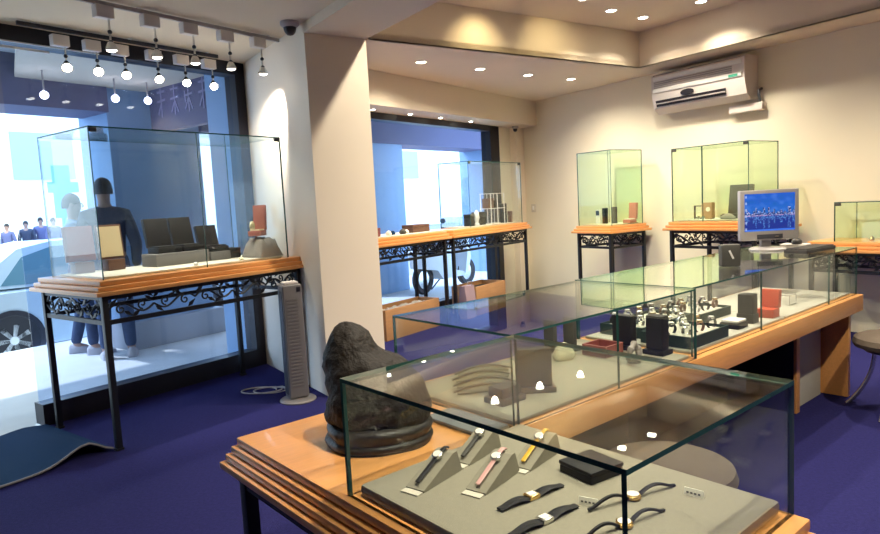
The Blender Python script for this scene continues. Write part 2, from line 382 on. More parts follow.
# ------------------------------------------------------------------ air conditioner
o = root('air_conditioner', 'B', -4.42, CB, 2.315, 'white wall-mounted split air conditioner high on the rear wall', 'air conditioner')
h = .57
prof = [(-.002, .02), (-.12, .0), (-.20, .06), (-.242, .20), (-.248, .42), (-.20, .45), (-.002, .45)]
MB().prism(prof, -h, h, 'x').build('body', 'acwhite', o)
m = MB(); m.box(-h+.03, h-.03, -.256, -.242, .235, .28, bev=.004); m.box(-h+.03, h-.03, -.256, -.242, .365, .41, bev=.004); m.build('front_panel', 'white', o)
m = MB()
for k in range(4): m.box(-h+.04, h-.14, -.254, -.242, .285+k*.02, .296+k*.02)
m.build('grille', 'acgrey', o)
m = MB(); m.X = Matrix.Translation((0, -.218, .118)) @ Matrix.Rotation(rad(-69), 4, 'X')
m.box(-h+.05, h-.22, -.034, .034, -.014, .012); m.build('air_outlet', 'black', o)
m = MB(); m.X = Matrix.Translation((0, -.223, .118)) @ Matrix.Rotation(rad(-69), 4, 'X')
m.box(-h+.05, h-.22, -.006, .006, -.02, .016); m.build('louvre', 'acgrey', o)
m = MB(); m.X = Matrix.Translation((-.10, -.242, .185)) @ Matrix.Rotation(rad(90), 4, 'X')
m.lathe([(.085, .0), (.080, .012), (.001, .014)], n=24, X=Matrix.Scale(.42, 4, (0, 1, 0))); m.build('remote_receiver', 'black', o)
m = MB(); m.box(h-.17, h-.07, -.260, -.2555, .242, .268, bev=.001); m.build('emblem', 'grn', o)
o = root('pipe_cover', 'B', -3.955, CB, 2.205, 'short beige pipe cover box below the right end of the air conditioner', 'pipe cover')
box(-.17, .20, -.09, -.001, 0, .08, bev=.012).build('trunking', 'acwhite', o)
m = MB(); m.tube([(.16, -.05, .075), (.158, -.06, .12), (.15, -.07, .16), (.148, -.06, .20), (.15, -.012, .22)], .014, 8); m.build('drain_hose', 'purifd', o)

# ------------------------------------------------------------------ showcase furniture
def slab_top(x0, x1, y0, y1, z1, n=3, th=.09, step=.022, right=True):
    m = MB(); t = th/n
    for k in range(n):
        e = step*(n-1-k)
        e2 = step*k
        m.box(x0-e2, x1+(e2 if right else 0), y0-e2, y1+e2, z1-t*(k+1), z1-t*k-(.003 if k else 0), bev=.006)
        if k < n-1: m.box(x0-e2+.012, x1+(e2 if right else 0)-.012, y0-e2+.012, y1+e2-.012, z1-t*(k+1)-.004, z1-t*(k+1)+.002)
    return m
def scroll(L, zc, hh, P):
    """wrought-iron vine with curls along a rail of length L; P maps (u, z) to a local point"""
    m = MB(); n = max(2, round(L/.30)); seg = L/n
    for k in range(n):
        u0 = k*seg; s = 1 if k % 2 == 0 else -1
        pts = [P(u0+seg*t, zc+s*hh*.62*math.sin(2*PI*t)) for t in [i/16 for i in range(17)]]
        m.tube(pts, .007, 6)
        for (cu, cz, d) in ((u0+seg*.27, zc-s*hh*.12, s), (u0+seg*.74, zc+s*hh*.12, -s)):
            sp = []
            for i in range(15):
                a = d*(PI*.5+i*.52); r = hh*.55*(1-i/17)
                sp.append(P(cu+r*math.cos(a), cz+r*math.sin(a)))
            m.tube(sp, .006, 6)
        for (cu, cz, a) in ((u0+seg*.12, zc+s*hh*.7, .7*s), (u0+seg*.42, zc-s*hh*.65, -.6*s), (u0+seg*.60, zc-s*hh*.75, .6*s), (u0+seg*.90, zc+s*hh*.65, -.7*s)):
            ca, sa = math.cos(a), math.sin(a); lf = [(-.034, 0), (-.008, .013), (.036, 0), (-.008, -.013)]
            q1 = [P(cu+x*ca-y*sa, cz+x*sa+y*ca, .005) for x, y in lf]; q2 = [P(cu+x*ca-y*sa, cz+x*sa+y*ca, -.005) for x, y in lf]
            m.rings([q1, q2])
    return m
def iron_base(o, x0, x1, y0, y1, zt, mid=True, leg=.036, rail2=None):
    l = leg/2
    for (x, y) in ((x0, y0), (x1, y0), (x0, y1), (x1, y1)):
        m = MB(); m.box(x-l, x+l, y-l, y+l, .012, zt, bev=.003); m.box(x-l*1.25, x+l*1.25, y-l*1.25, y+l*1.25, 0, .014); m.build('leg', 'iron', o)
    if rail2 is None: rail2 = zt-.17
    for (a, b, P) in (((x0, y0), (x1, y0), lambda u, z, d=0: (x0+l+u, y0+d, z)), ((x0, y1), (x1, y1), lambda u, z, d=0: (x0+l+u, y1+d, z)),
                      ((x0, y0), (x0, y1), lambda u, z, d=0: (x0+d, y0+l+u, z)), ((x1, y0), (x1, y1), lambda u, z, d=0: (x1+d, y0+l+u, z))):
        hor = a[1] == b[1]; Ln = (b[0]-a[0] if hor else b[1]-a[1])-leg
        for zz in (zt-.016, rail2):
            m = MB()
            if hor: m.box(a[0]+l, b[0]-l, a[1]-.011, a[1]+.011, zz-.014, zz+.014)
            else: m.box(a[0]-.011, a[0]+.011, a[1]+l, b[1]-l, zz-.014, zz+.014)
            m.build('rail', 'iron', o)
        scroll(Ln, (zt-.03+rail2+.014)/2, (zt-.03-rail2-.014)/2*.92, P).build('scrollwork', 'iron', o)
def pane(o, x0, x1, y0, y1, z0, z1, g='glass', e='gedge', label=None):
    m = MB(); m.box(x0, x1, y0, y1, z0, z1)
    d = [x1-x0, y1-y0, z1-z0]; k = d.index(min(d))
    mi = []
    for fc in m.f:
        ps = [Vector(m.v[i]) for i in fc]; nn = (ps[1]-ps[0]).cross(ps[2]-ps[1]); ax = [abs(nn.x), abs(nn.y), abs(nn.z)]
        mi.append(0 if ax.index(max(ax)) == k else 1)
    m.m = mi
    return m.build('glass_pane', [g, e], o, None)
def glass_box(o, x0, x1, y0, y1, z0, z1, seams=(), g='glass', t=.008, e='gedge', clips=()):
    ss = [x0]+list(seams)+[x1]
    for a, b in zip(ss[:-1], ss[1:]): pane(o, a+(.0015 if a != x0 else 0), b-(.0015 if b != x1 else 0), y0, y0+t, z0, z1-t, g, e)
    pane(o, x0, x1, y1-t, y1, z0, z1-t, g, e); pane(o, x0, x0+t, y0+t, y1-t, z0, z1-t, g, e); pane(o, x1-t, x1, y0+t, y1-t, z0, z1-t, g, e)
    pane(o, x0, x1, y0, y1, z1-t, z1, g, e)
    for (cx, cy, cz) in clips: box(cx-.022, cx+.022, cy-.006, cy+.012, cz-.022, cz+.004, bev=.003).build('glass_clip', 'dgrey', o)

def showcase(fr, X0, X1, Y0, Y1, zt, gx0, gx1, gy0, gy1, gz, label, seams=(), g='glass', clips=True, has_glass=True, group='wrought iron showcases', step=.022):
    cx, cy = (X0+X1)/2, (Y0+Y1)/2
    o = root('glass_showcase' if has_glass else 'display_table', fr, cx, cy, 0, label, 'showcase' if has_glass else 'table', group)
    x0, x1, y0, y1 = X0-cx, X1-cx, Y0-cy, Y1-cy
    e = step*2
    slab_top(x0+e, x1-e, y0+e, y1-e, zt, step=step).build('tabletop', 'wood', o)
    iron_base(o, x0+.07, x1-.07, y0+.07, y1-.07, zt-.09)
    if has_glass:
        a, b, c_, d = gx0-cx, gx1-cx, gy0-cy, gy1-cy
        glass_box(o, a, b, c_, d, zt, gz, [s-cx for s in seams], g, clips=((a+.03, c_+.004, gz-.012), (b-.03, c_+.004, gz-.012)) if clips else ())
        return o
    return o
showcase('F', 1.83, 3.50, 3.94, 4.90, 1.062, 1.93, 3.39, 4.05, 4.76, 2.002, 'tall glass showcase on iron legs in front of the large front window', seams=(2.66,))
showcase('F', 6.10, 7.97, 4.37, 4.955, 1.10, 6.58, 7.85, 4.45, 4.91, 1.915, 'glass showcase on iron legs in front of the far window, by the corner', seams=())
showcase('F', 4.40, 6.07, 4.37, 4.955, 1.10, 0, 0, 0, 0, 0, 'wood topped iron table without a glass case, half hidden behind the pillar', has_glass=False)
showcase('B', -5.83, -5.185, 5.83, 6.56, 1.052, -5.765, -5.235, 5.90, 6.46, 1.94, 'narrow square glass showcase against the rear wall, left of the air conditioner', g='glassg', clips=False)
showcase('B', -4.43, -3.38, 5.77, 6.56, 1.10, -4.36, -3.51, 5.85, 6.37, 1.86, 'wide glass showcase against the rear wall below the air conditioner', seams=(-4.0,), g='glassg')
showcase('B', -3.10, -1.55, 5.98, 6.56, .905, -2.845, -1.65, 6.06, 6.48, 1.252, 'low glass showcase on iron table by the rear wall, right of the monitor', g='glassg')

# near counter: stepped wooden table on black legs with a low glass case
zt = .69
o = root('display_counter', 'D', 1.165, 1.285, 0, 'orange stepped-edge wooden counter in the foreground holding the dark stone and low glass case', 'counter')
slab_top(-.345, .328, -.755, .765, zt, n=4, th=.105, step=.0155, right=False).build('tabletop', 'wood', o)
for (x, y) in ((-.335, .72), (.295, .72), (-.335, -.70), (.295, -.70)):
    m = MB(); m.box(x-.022, x+.022, y-.022, y+.022, 0, zt-.105, bev=.004); m.build('leg', 'iron', o)
m = MB(); m.box(-.33, .30, .70, .74, zt-.16, zt-.106); m.box(-.33, .30, -.72, -.68, zt-.16, zt-.106); m.box(-.352, -.32, -.70, .72, zt-.16, zt-.106); m.box(.280, .312, -.70, .72, zt-.16, zt-.106); m.build('apron', 'iron', o)
o = root('glass_display_case', 'D', 1.165, .983, zt, 'low glass case in the foreground with wristwatches on grey felt', 'display case', 'low glass display cases')
glass_box(o, -.324, .324, -.419, .419, 0, .31, t=.010)
# long counter
o = root('display_counter', 'D', 3.155, 1.735, 0, 'long orange counter board running away to the right under two glass cases', 'counter')
b = MB(); b.box(-1.660, 1.660, -.335, .345, .585, .69, bev=.004); b.build('tabletop', 'wood', o)
m = MB(); m.box(1.1005, 1.565, -.115, .27, .0, .585, bev=.003); pd = m.build('pedestal', 'pad', o)
m = MB(); m.box(1.06, 1.10, -.135, .30, 0, .585, bev=.003); m.build('side_panel', 'black', o)
m = MB(); m.box(1.055, 1.105, -.155, -.1355, 0, .585, bev=.003); m.build('edge_strip', 'wood', o)
m = MB(); m.box(1.60, 1.64, -.27, .32, 0, .585, bev=.003); m.build('side_panel', 'wood', o)
m = MB(); m.box(-.62, -.56, -.05, .31, 0, .585); m.build('support_panel', 'black', o)
m = MB(); m.box(-.56, 1.045, .28, .31, 0, .585); m.build('back_panel', 'black', o)
m = MB(); m.box(-1.60, -1.56, -.0, .31, 0, .585); m.build('support_panel', 'black', o)

o = root('glass_display_case', 'D', 2.065, 1.722, zt, 'middle low glass case with watch stands, between foreground case and the far one', 'display case', 'low glass display cases')
glass_box(o, -.585, .585, -.317, .317, 0, .31, seams=(.0,), t=.008)
o = root('glass_display_case', 'D', 3.735, 1.752, zt, 'long far glass case on the counter carrying the computer monitor', 'display case', 'low glass display cases')
glass_box(o, -1.065, 1.065, -.318, .318, 0, .31, seams=(-.36, .58), t=.008)

# ------------------------------------------------------------------ small goods
def pad(fr, x0, x1, y0, y1, z0, z1, label, m, name='display_pad', bev=.006):
    o = box(-(x1-x0)/2, (x1-x0)/2, -(y1-y0)/2, (y1-y0)/2, 0, z1-z0, bev=bev).build(name, m)
    put(o, fr, (x0+x1)/2, (y0+y1)/2, z0); return tag(o, label, 'display pad')
pad('D', .862, 1.472, .585, 1.375, zt+.001, .722, 'large warm grey felt pad under the wristwatches in the foreground case', 'felt', bev=.012)
pad('D', 1.50, 2.63, 1.43, 2.02, zt+.001, .706, 'greyish cloth covered pad lining the middle glass case', 'padm')
pad('D', 2.70, 3.72, 1.46, 2.04, zt+.001, .706, 'grey cloth pad in the near half of the far case', 'padg')
pad('D', 3.74, 4.76, 1.46, 2.04, zt+.001, .704, 'plain pale grey cloth pad in the far half of the far case', 'padg')
pad('F', 1.96, 3.36, 4.09, 4.72, 1.063, 1.078, 'pale pad lining the tall showcase by the front window', 'pad')
pad('F', 6.61, 7.82, 4.48, 4.88, 1.101, 1.112, 'pale pad inside the showcase by the far window', 'pad')
pad('F', 4.7, 6.0, 4.44, 4.89, 1.101, 1.112, 'pale cloth runner on the table behind the pillar', 'pad')
pad('B', -5.73, -5.29, 5.93, 6.45, 1.053, 1.066, 'pale pad inside the narrow rear showcase', 'pad')
pad('B', -4.33, -3.54, 5.89, 6.34, 1.101, 1.114, 'pale pad inside the wide rear showcase', 'pad')
pad('D', 1.345, 1.47, 1.42, 1.70, zt+.001, .706, 'dark grey felt mat lying on the wood between stone and middle case', 'feltd', 'felt_mat')

# dark stone on a carved base, on the near counter's free corner
def blob_ring(cx, cy, z, rx, ry, n, amp, sd):
    R = []
    for j in range(n):
        a = 2*PI*j/n; k = 1+amp*noise.noise(Vector((math.cos(a)*1.3+sd, math.sin(a)*1.3, z*9)))+amp*.5*noise.noise(Vector((math.cos(a)*4+sd, math.sin(a)*4, z*30)))
        R.append((cx+rx*k*math.cos(a), cy+ry*k*math.sin(a), z))
    return R
o = root('scholar_stone', 'W', -.222, 2.012, zt, 'dark brown upright scholar stone on carved base, on the foreground counter corner', 'ornamental stone')
m = MB()
lv = [(.065, .004, .160, .13), (.09, .004, .168, .14), (.13, -.002, .165, .14), (.17, -.010, .156, .13), (.21, -.018, .145, .12), (.24, -.028, .132, .11), (.262, -.040, .117, .10), (.28, -.058, .096, .088), (.298, -.066, .083, .078), (.322, -.070, .073, .068), (.348, -.074, .060, .055), (.368, -.079, .042, .04), (.379, -.083, .022, .022), (.383, -.084, .008, .01)]
fine = []
for i in range(len(lv)-1):
    for t in (0, .5): fine.append([lv[i][k]*(1-t)+lv[i+1][k]*t for k in range(4)])
fine.append(list(lv[-1]))
m.rings([blob_ring(cx, 0, z, rx, ry, 44, .16, 3.1) for z, cx, rx, ry in fine]); m.build('stone', 'stone', o, 60)
m = MB()
m.rings([blob_ring(.0, 0, z, rx, rx*.92, 44, .07, 9.) for z, rx in ((0, .166), (.012, .174), (.022, .172), (.028, .163), (.036, .166), (.05, .172), (.06, .170), (.072, .155))]); m.build('carved_base', 'stonebase', o, 60)

# wristwatches
def flat_watch(name, fr, x, y, z, rz, L, strap, case, label, bend=.012, w=.018, rnd=True):
    o = root(name, fr, x, y, z, label, 'watch', 'watches in the foreground case', rz)
    for s in (-1, 1):
        pts = [(s*(.016+(L/2-.016)*t), 0, .004+bend*math.sin(PI*min(1, t*1.1))*(1-t*.4)) for t in [i/8 for i in range(9)]]
        MB().ribbon(pts, (0, 1, 0), [w*(1-.35*i/8) for i in range(9)], .004).build('strap', strap, o)
    m = MB()
    if rnd: m.lathe([(.017, .001), (.019, .005), (.018, .010), (.0145, .012)], n=24)
    else: m.box(-.016, .016, -.014, .014, .001, .012, bev=.003)
    m.build('watch_case', case, o)
    m = MB()
    if rnd: m.lathe([(.0142, .0115), (.0142, .0128), (.001, .0128)], n=20)
    else: m.box(-.011, .011, -.0095, .0095, .0115, .0130)
    m.build('dial', 'dial', o)
    m = MB(); m.tube([(0, .018 if rnd else .014, .006), (0, .023 if rnd else .018, .006)], .0028, 8); m.build('crown', case, o)
    return o
zf = .7225
flat_watch('wristwatch', 'D', 1.100, 1.000, zf, rad(-6), .200, 'leather', 'gold', 'wristwatch with black strap and square gold case lying flat, beside the black box', rnd=False, w=.030, bend=.008)
flat_watch('wristwatch', 'D', 1.035, .905, zf, rad(-4), .205, 'leather', 'silver', 'wristwatch with black strap and square silver case, lying nearest the glass front', rnd=False, w=.030, bend=.008)
flat_watch('wristwatch', 'D', 1.258, .828, zf, rad(-16), .255, 'leather', 'gold', 'wristwatch with slim black strap and round gold case behind the front glass corner', bend=.02, w=.013)
flat_watch('wristwatch', 'D', 1.135, .770, zf, rad(-12), .24, 'leather', 'gold', 'slim gold wristwatch at the bottom edge, right behind the upright glass corner', bend=.02, w=.012)
# watches standing on felt covered wedges
def wedge(x, y, rz, label):
    o = root('watch_wedge', 'D', x, y, zf, label, 'watch stand', 'felt watch wedges', rz)
    m = MB(); m.prism([(-.085, 0), (.075, 0), (.075, .008), (.058, .058), (.042, .058), (-.085, .005)], -.029, .029, 'y')
    m.build('wedge_block', 'felt', o, 20)
    m = MB(); m.box(-.108, -.0865, -.027, .027, 0.0, .003); m.build('name_plate', 'pad', o); return o
def ramp_watch(x, y, rz, strap, case, label, dy=0., w=.013):
    o = root('wristwatch', 'D', x, y, zf, label, 'watch', 'watches in the foreground case', rz)
    z0 = lambda u: .006+.053*(u+.085)/.125 if u < .040 else .0592-max(0, u-.055)*1.4
    us = [-.075+.155*i/14 for i in range(15)]
    pts = [(u, dy, z0(u)+.009) for u in us]
    k = 8
    MB().ribbon(pts[:k], (0, 1, 0), w, .0035).build('strap', strap, o); MB().ribbon(pts[k+1:13], (0, 1, 0), w, .0035).build('strap', strap, o)
    X = Matrix.Translation((us[k], dy, z0(us[k])+.006)) @ Matrix.Rotation(-math.atan2(.053, .125), 4, 'Y')
    m = MB(); m.X = X; m.lathe([(.013, .0), (.0145, .004), (.014, .008), (.011, .010)], n=20); m.build('watch_case', case, o)
    m = MB(); m.X = X; m.lathe([(.0108, .0095), (.0108, .0106), (.001, .0106)], n=18); m.build('dial', 'dial', o)
for (x, y, rz, st, l1, l2) in ((1.018, 1.255, 12, 'leather', 'felt wedge leaning in the left part of the foreground case, under a black strapped watch', 'slim wristwatch on black strap propped on the leftmost felt wedge'),
                           (1.112, 1.135, 12, 'pink', 'felt wedge in the middle of the foreground case, under a pink strapped watch', 'wristwatch on pink strap propped on a felt wedge'),
                           (1.290, 1.145, 10, 'yellow', 'felt wedge nearest the black box, under a yellow strapped watch', 'wristwatch on yellow strap propped on a felt wedge'),
                           (1.206, 1.292, 12, 'dgrey', 'felt wedge behind the pink strapped watch', 'silver wristwatch on dark strap propped behind the pink strapped watch')):
    wedge(x, y, rad(rz), l1); ramp_watch(x, y, rad(rz), st, 'silver', l2)
o = root('watch_box', 'D', 1.312, .985, zf, 'flat black box lying on grey felt in the foreground case', 'box', None, rad(-8))
box(-.056, .056, -.056, .056, 0, .020, bev=.003).build('box_base', 'leather', o); box(-.058, .058, -.058, .058, .0205, .031, bev=.004).build('lid', 'leather', o)
for (x, y, rz, l) in ((1.165, .885, 20, 'small white price tag beside the flat black watches'), (1.365, .735, 8, 'small white price tag near the right glass side')):
    o = root('price_tag', 'D', x, y, zf, l, 'price tag', None, rad(rz))
    m = MB(); m.prism([(-.006, 0), (.006, 0), (.001, .016), (-.001, .016)], -.022, .022, 'y'); m.X = Matrix.Identity(4); m.build('card', 'tag', o)
    m = MB()
    for k in range(4): m.box(-.0052, -.0045, -.016+k*.009, -.011+k*.009, .005, .009)
    m.build('printing', 'ink', o)

# loops of watches on cushions (shared mesh data)
def ring_watch(strap, case):
    o = root('wristwatch', 'D', 0, 0, 0, '', '')
    n = 18; pts = [(.030*math.sin(a)*1.0, 0, .026-.024*math.cos(a)) for a in [rad(35)+rad(290)*i/n for i in range(n+1)]]
    MB().ribbon(pts, (0, 1, 0), .017, .003).build('strap', strap, o)
    m = MB(); m.lathe([(.014, .050), (.016, .053), (.0155, .058), (.012, .060)], n=18); m.build('watch_case', case, o)
    m = MB(); m.lathe([(.0118, .0592), (.0118, .0608), (.001, .0608)], n=16); m.build('dial', 'dial', o)
    return o
protos = [ring_watch('silver', 'silver'), ring_watch('brown', 'gold'), ring_watch('leather', 'silver')]
used = [False]*3
def ring(k, fr, x, y, z, rz, label, group):
    o = protos[k] if not used[k] else copy_tree(protos[k]); used[k] = True
    put(o, fr, x, y, z, rz); tag(o, label, 'watch', group)
def tray(fr, x, y, z, lx, ly, hgt, label, m='dgreen', cush=True):
    o = root('watch_tray', fr, x, y, z, label, 'tray')
    b = MB(); t = .008
    b.box(-lx/2, lx/2, -ly/2, ly/2, 0, .012); b.box(-lx/2, lx/2, -ly/2, -ly/2+t, .012, hgt); b.box(-lx/2, lx/2, ly/2-t, ly/2, .012, hgt); b.box(-lx/2, -lx/2+t, -ly/2+t, ly/2-t, .012, hgt); b.box(lx/2-t, lx/2, -ly/2+t, ly/2-t, .012, hgt)
    b.build('tray_body', m, o)
    if cush: box(-lx/2+t+.001, lx/2-t-.001, -ly/2+t+.001, ly/2-t-.001, .0125, hgt-.012, bev=.008).build('cushion', 'pad', o)
    return o
zm = .7065
tray('D', 2.905, 1.60, zm, .36, .26, .055, 'dark green watch tray at the near corner of the far case'); gl = ['steel bracelet wristwatch standing in the dark green tray nearest the corner', 'brown strapped gold wristwatch standing in the dark green tray nearest the corner', 'black strapped wristwatch standing in the dark green tray nearest the corner']
for i in range(3):
    for j in range(3):
        k = (i+2*j) % 3; ring(k, 'D', 2.785+i*.118, 1.525+j*.078, zm+.0435, rad(random.uniform(-12, 12)), gl[k], 'watches in the near green tray')
tray('D', 3.03, 1.885, zm, .48, .25, .055, 'dark green watch tray along the back of the far case, behind the near tray'); gl = ['steel bracelet wristwatch in the rear tray of the far case', 'brown strapped gold wristwatch in the rear tray of the far case', 'black strapped wristwatch in the rear tray of the far case']
for i in range(4):
    for j in range(3):
        k = (i+j) % 3; ring(k, 'D', 2.855+i*.115, 1.812+j*.075, zm+.0435, rad(random.uniform(-12, 12)), gl[k], 'watches in the rear green tray')
tray('D', 3.47, 1.86, zm, .34, .28, .05, 'third dark watch tray, behind the black cube stand in the far case'); gl = ['steel bracelet wristwatch in the tray behind the red ring box', 'brown strapped gold wristwatch in the tray behind the red ring box', 'black strapped wristwatch in the tray behind the red ring box']
for i in range(3):
    for j in range(3):
        k = (i*2+j) % 3; ring(k, 'D', 3.36+i*.11, 1.785+j*.075, zm+.0385, rad(random.uniform(-12, 12)), gl[k], 'watches in the third tray')
o = root('watch_box', 'D', 3.30, 1.545, zm, 'low dark box with white satin cushion, left of the black cube stand', 'box')
box(-.055, .055, -.05, .05, 0, .03, bev=.004).build('box_base', 'leather', o); box(-.05, .05, -.045, .045, .0305, .045, bev=.008).build('cushion', 'white', o)
o = root('watch_stand', 'D', 3.46, 1.545, zm, 'black cube watch stand beside the red ring box in the far case', 'watch stand')
box(-.034, .034, -.045, .045, 0, .05, bev=.004).build('foot_block', 'leather', o); box(-.036, .036, -.038, .038, .0505, .155, bev=.006).build('upright_block', 'leather', o)
o = root('ring_box', 'D', 3.665, 1.525, zm, 'open bright red ring box standing in the far case', 'box')
box(-.045, .045, -.045, .045, 0, .05, bev=.006).build('box_base', 'red', o)
m = MB(); m.X = Matrix.Translation((.02, 0, .052)) @ Matrix.Rotation(rad(8), 4, 'Y'); m.box(0, .035, -.047, .047, .0, .10, bev=.006); m.build('lid', 'red', o)
o = root('jewellery_stand', 'D', 4.12, 1.62, .7045, 'thin wire jewellery stand on the pale grey pad', 'stand')
m = MB()
for yy in (-.05, .05): m.tube([(-.05, yy, .003), (.05, yy, .003), (.05, yy, .06), (-.05, yy, .06), (-.05, yy, .003)], .003, 6)
m.tube([(.05, -.05, .06), (.05, .05, .06)], .003, 6); m.tube([(-.05, -.05, .06), (-.05, .05, .06)], .003, 6); m.build('wire_frame', 'chrome', o)

# middle case goods
def block_stand(x, y, h, lx, ly, label, m='dgrey', rz=0.):
    o = root('display_stand', 'D', x, y, zm, label, 'display stand', None, rz)
    box(-lx/2-.012, lx/2+.012, -ly/2-.012, ly/2+.012, 0, .022, bev=.004).build('base', m, o)
    box(-lx/2, lx/2, -ly/2, ly/2, .0225, h, bev=.006).build('panel', m, o); return o
block_stand(1.80, 1.60, .165, .13, .05, 'tall dark grey stand seen through the foreground glass top', 'dgrey', rad(-40))
block_stand(1.64, 1.60, .06, .10, .07, 'low dark grey block before the tall grey stand', 'dgrey')
block_stand(2.40, 1.90, .16, .03, .06, 'narrow dark upright panel right behind the cream shell', 'dgrey')
block_stand(2.33, 1.96, .15, .03, .06, 'narrow dark upright panel left of its twin behind the cream shell', 'dgrey')
block_stand(2.575, 1.55, .175, .06, .08, 'tall dark upright box at the far end of the middle case', 'leather')
block_stand(2.575, 1.72, .16, .05, .10, 'dark box behind the tall upright one in the middle case', 'leather')
tray('D', 2.43, 1.74, zm, .13, .13, .05, 'maroon leather tray in the middle case', 'redbrown', False)
o = root('ring_stone', 'D', 2.38, 1.545, zm, 'pale grey stone ring ornament beside the maroon tray', 'ornament')
m = MB(); m.tube([(.035*math.cos(a), .02*math.sin(a*2)*.3, .045+.035*math.sin(a)) for a in [2*PI*i/20 for i in range(21)]], [.012+.004*math.sin(i*1.7) for i in range(21)], 10); m.build('stone_ring', 'cloth', o)
m = MB(); m.lathe([(.03, 0), (.026, .008), (.012, .012)], n=16); m.build('foot', 'dgrey', o)
o = root('shell_ornament', 'D', 2.25, 1.82, zm, 'cream shell shaped ornament in the middle case', 'ornament')
m = MB(); m.rings([blob_ring(0, 0, z, rx, rx*.7, 24, .15, 5) for z, rx in ((0, .05), (.015, .062), (.035, .056), (.055, .04), (.07, .02), (.075, .004))]); m.build('shell', 'cream', o, 60)
for i, (x, y) in enumerate(((1.66, 1.715), (1.72, 1.785), (1.78, 1.86), (1.85, 1.925))):
    o = root('bracelet_cushion', 'D', x, y, zm, 'curved dark strap on an olive roll in the middle case, %s from the foreground case' % ORD[i], 'bracelet stand', 'strap rolls in the middle case', rad(-38+4*i))
    MB().tube([(-.11, 0, .008), (-.06, 0, .016), (.0, 0, .020), (.06, 0, .016), (.11, 0, .008)], [.006, .012, .014, .012, .006], 14).build('roll', 'padm', o)
    MB().ribbon([(-.125+.25*t, 0, .014+.026*math.sin(PI*t)) for t in [k/12 for k in range(13)]], (0, 1, 0), .020, .004).build('strap', 'strapd', o)

# showcase by the front window (shop-front frame)
zc = 1.079
def easel_board(x, y, rz, face, frame, label, w=.2, h=.24, z=zc):
    o = root('display_board', 'F', x, y, z, label, 'display board', None, rz)
    box(-w*.32, w*.32, -.05, .05, 0, .075, bev=.004).build('plinth', 'brown', o)
    m = MB(); m.X = Matrix.Translation((0, 0, .08)) @ Matrix.Rotation(rad(-6), 4, 'X'); m.box(-w/2, w/2, .0, .022, 0, h, bev=.004); m.build('back_board', frame, o)
    m = MB(); m.X = Matrix.Translation((0, 0, .08)) @ Matrix.Rotation(rad(-6), 4, 'X'); m.box(-w/2+.014, w/2-.014, -.004, -.0002, .014, h-.014); m.build('face_panel', face, o)
    return o
easel_board(2.062, 4.60, rad(-5), 'redbrown', 'redbrown', 'red-brown leather display board at the left end of the front showcase', .19)
easel_board(2.262, 4.58, rad(4), 'beige', 'brown', 'beige display board with brown frame, right of the red-brown one', .19)
def riser(x0, x1, y0, y1, h, label):
    o = box(-(x1-x0)/2, (x1-x0)/2, -(y1-y0)/2, (y1-y0)/2, 0, h, bev=.004).build('riser', 'grey'); put(o, 'F', (x0+x1)/2, (y0+y1)/2, zc); tag(o, label, 'riser'); return o
riser(2.46, 2.885, 4.36, 4.56, .09, 'long grey riser block under two black watch boxes')
riser(2.90, 3.075, 4.36, 4.54, .065, 'short grey riser under the single black watch box')
def open_box(name, fr, x, y, z, w, d, h, label, m, rz=0., lean=12, inner=None, cat='box'):
    o = root(name, fr, x, y, z, label, cat, None, rz)
    box(-w/2, w/2, -d/2, d/2, 0, .04, bev=.005).build('box_base', m, o)
    box(-w/2+.012, w/2-.012, -d/2+.012, d/2-.012, .0405, .050, bev=.003).build('cushion', inner or m, o)
    q = MB(); q.X = Matrix.Translation((0, d/2-.005, .042)) @ Matrix.Rotation(rad(-lean), 4, 'X')
    q.box(-w/2, w/2, -.012, .025, 0, h-.042, bev=.006); q.build('lid', m, o)
    return o
open_box('watch_box', 'F', 2.59, 4.46, zc+.091, .185, .15, .255, 'open black watch box on the long riser, left of its twin', 'leather')
open_box('watch_box', 'F', 2.785, 4.46, zc+.091, .175, .15, .255, 'open black watch box on the long riser, right of its twin', 'leather')
open_box('watch_box', 'F', 2.99, 4.45, zc+.066, .175, .14, .205, 'single open black watch box on the short riser', 'leather')
o = root('watch_box', 'F', 3.145, 4.47, zc, 'closed low black box between the riser and the draped grey cloth', 'box')
box(-.055, .055, -.07, .07, 0, .05, bev=.005).build('box_base', 'leather', o); box(-.056, .056, -.071, .071, .0505, .08, bev=.006).build('lid', 'leather', o)
# draped grey cloth hump with the rose box on top
m = MB(); nx, ny = 26, 18; vs = []; fs = []
for i in range(nx+1):
    for j in range(ny+1):
        u, v = i/nx*2-1, j/ny*2-1; r = max(abs(u), abs(v))
        z = .138*max(0, 1-abs(u)**5)*max(0, 1-abs(v)**5)+.030*noise.noise(Vector((u*2.6, v*2.6, 1)))*(1-r**6)+.026*noise.noise(Vector((u*5.5, v*5.5, 4)))*(1-r**6)
        vs.append((u*.108, v*.128, max(.004, z+.006)))
for i in range(nx):
    for j in range(ny): a = i*(ny+1)+j; fs.append((a, a+ny+1, a+ny+2, a+1))
nb = len(vs); vs += [(x, y, 0) for x, y, z in vs]
fs += [tuple(nb+k for k in reversed(f_)) for f_ in list(fs)]
bd = [i*(ny+1) for i in range(nx+1)]+[nx*(ny+1)+j for j in range(1, ny+1)]+[i*(ny+1)+ny for i in range(nx-1, -1, -1)]+[j for j in range(ny-1, 0, -1)]
for a, b2 in zip(bd, bd[1:]+bd[:1]): fs.append((a, b2, b2+nb, a+nb))
m.add(vs, fs); o = m.build('draped_cloth', 'cloth', None, 70); put(o, 'F', 3.27, 4.225, zc-.0); o.location.z = zc
tag(o, 'rumpled grey cloth draped over a hump at the right end of the front showcase', 'cloth')
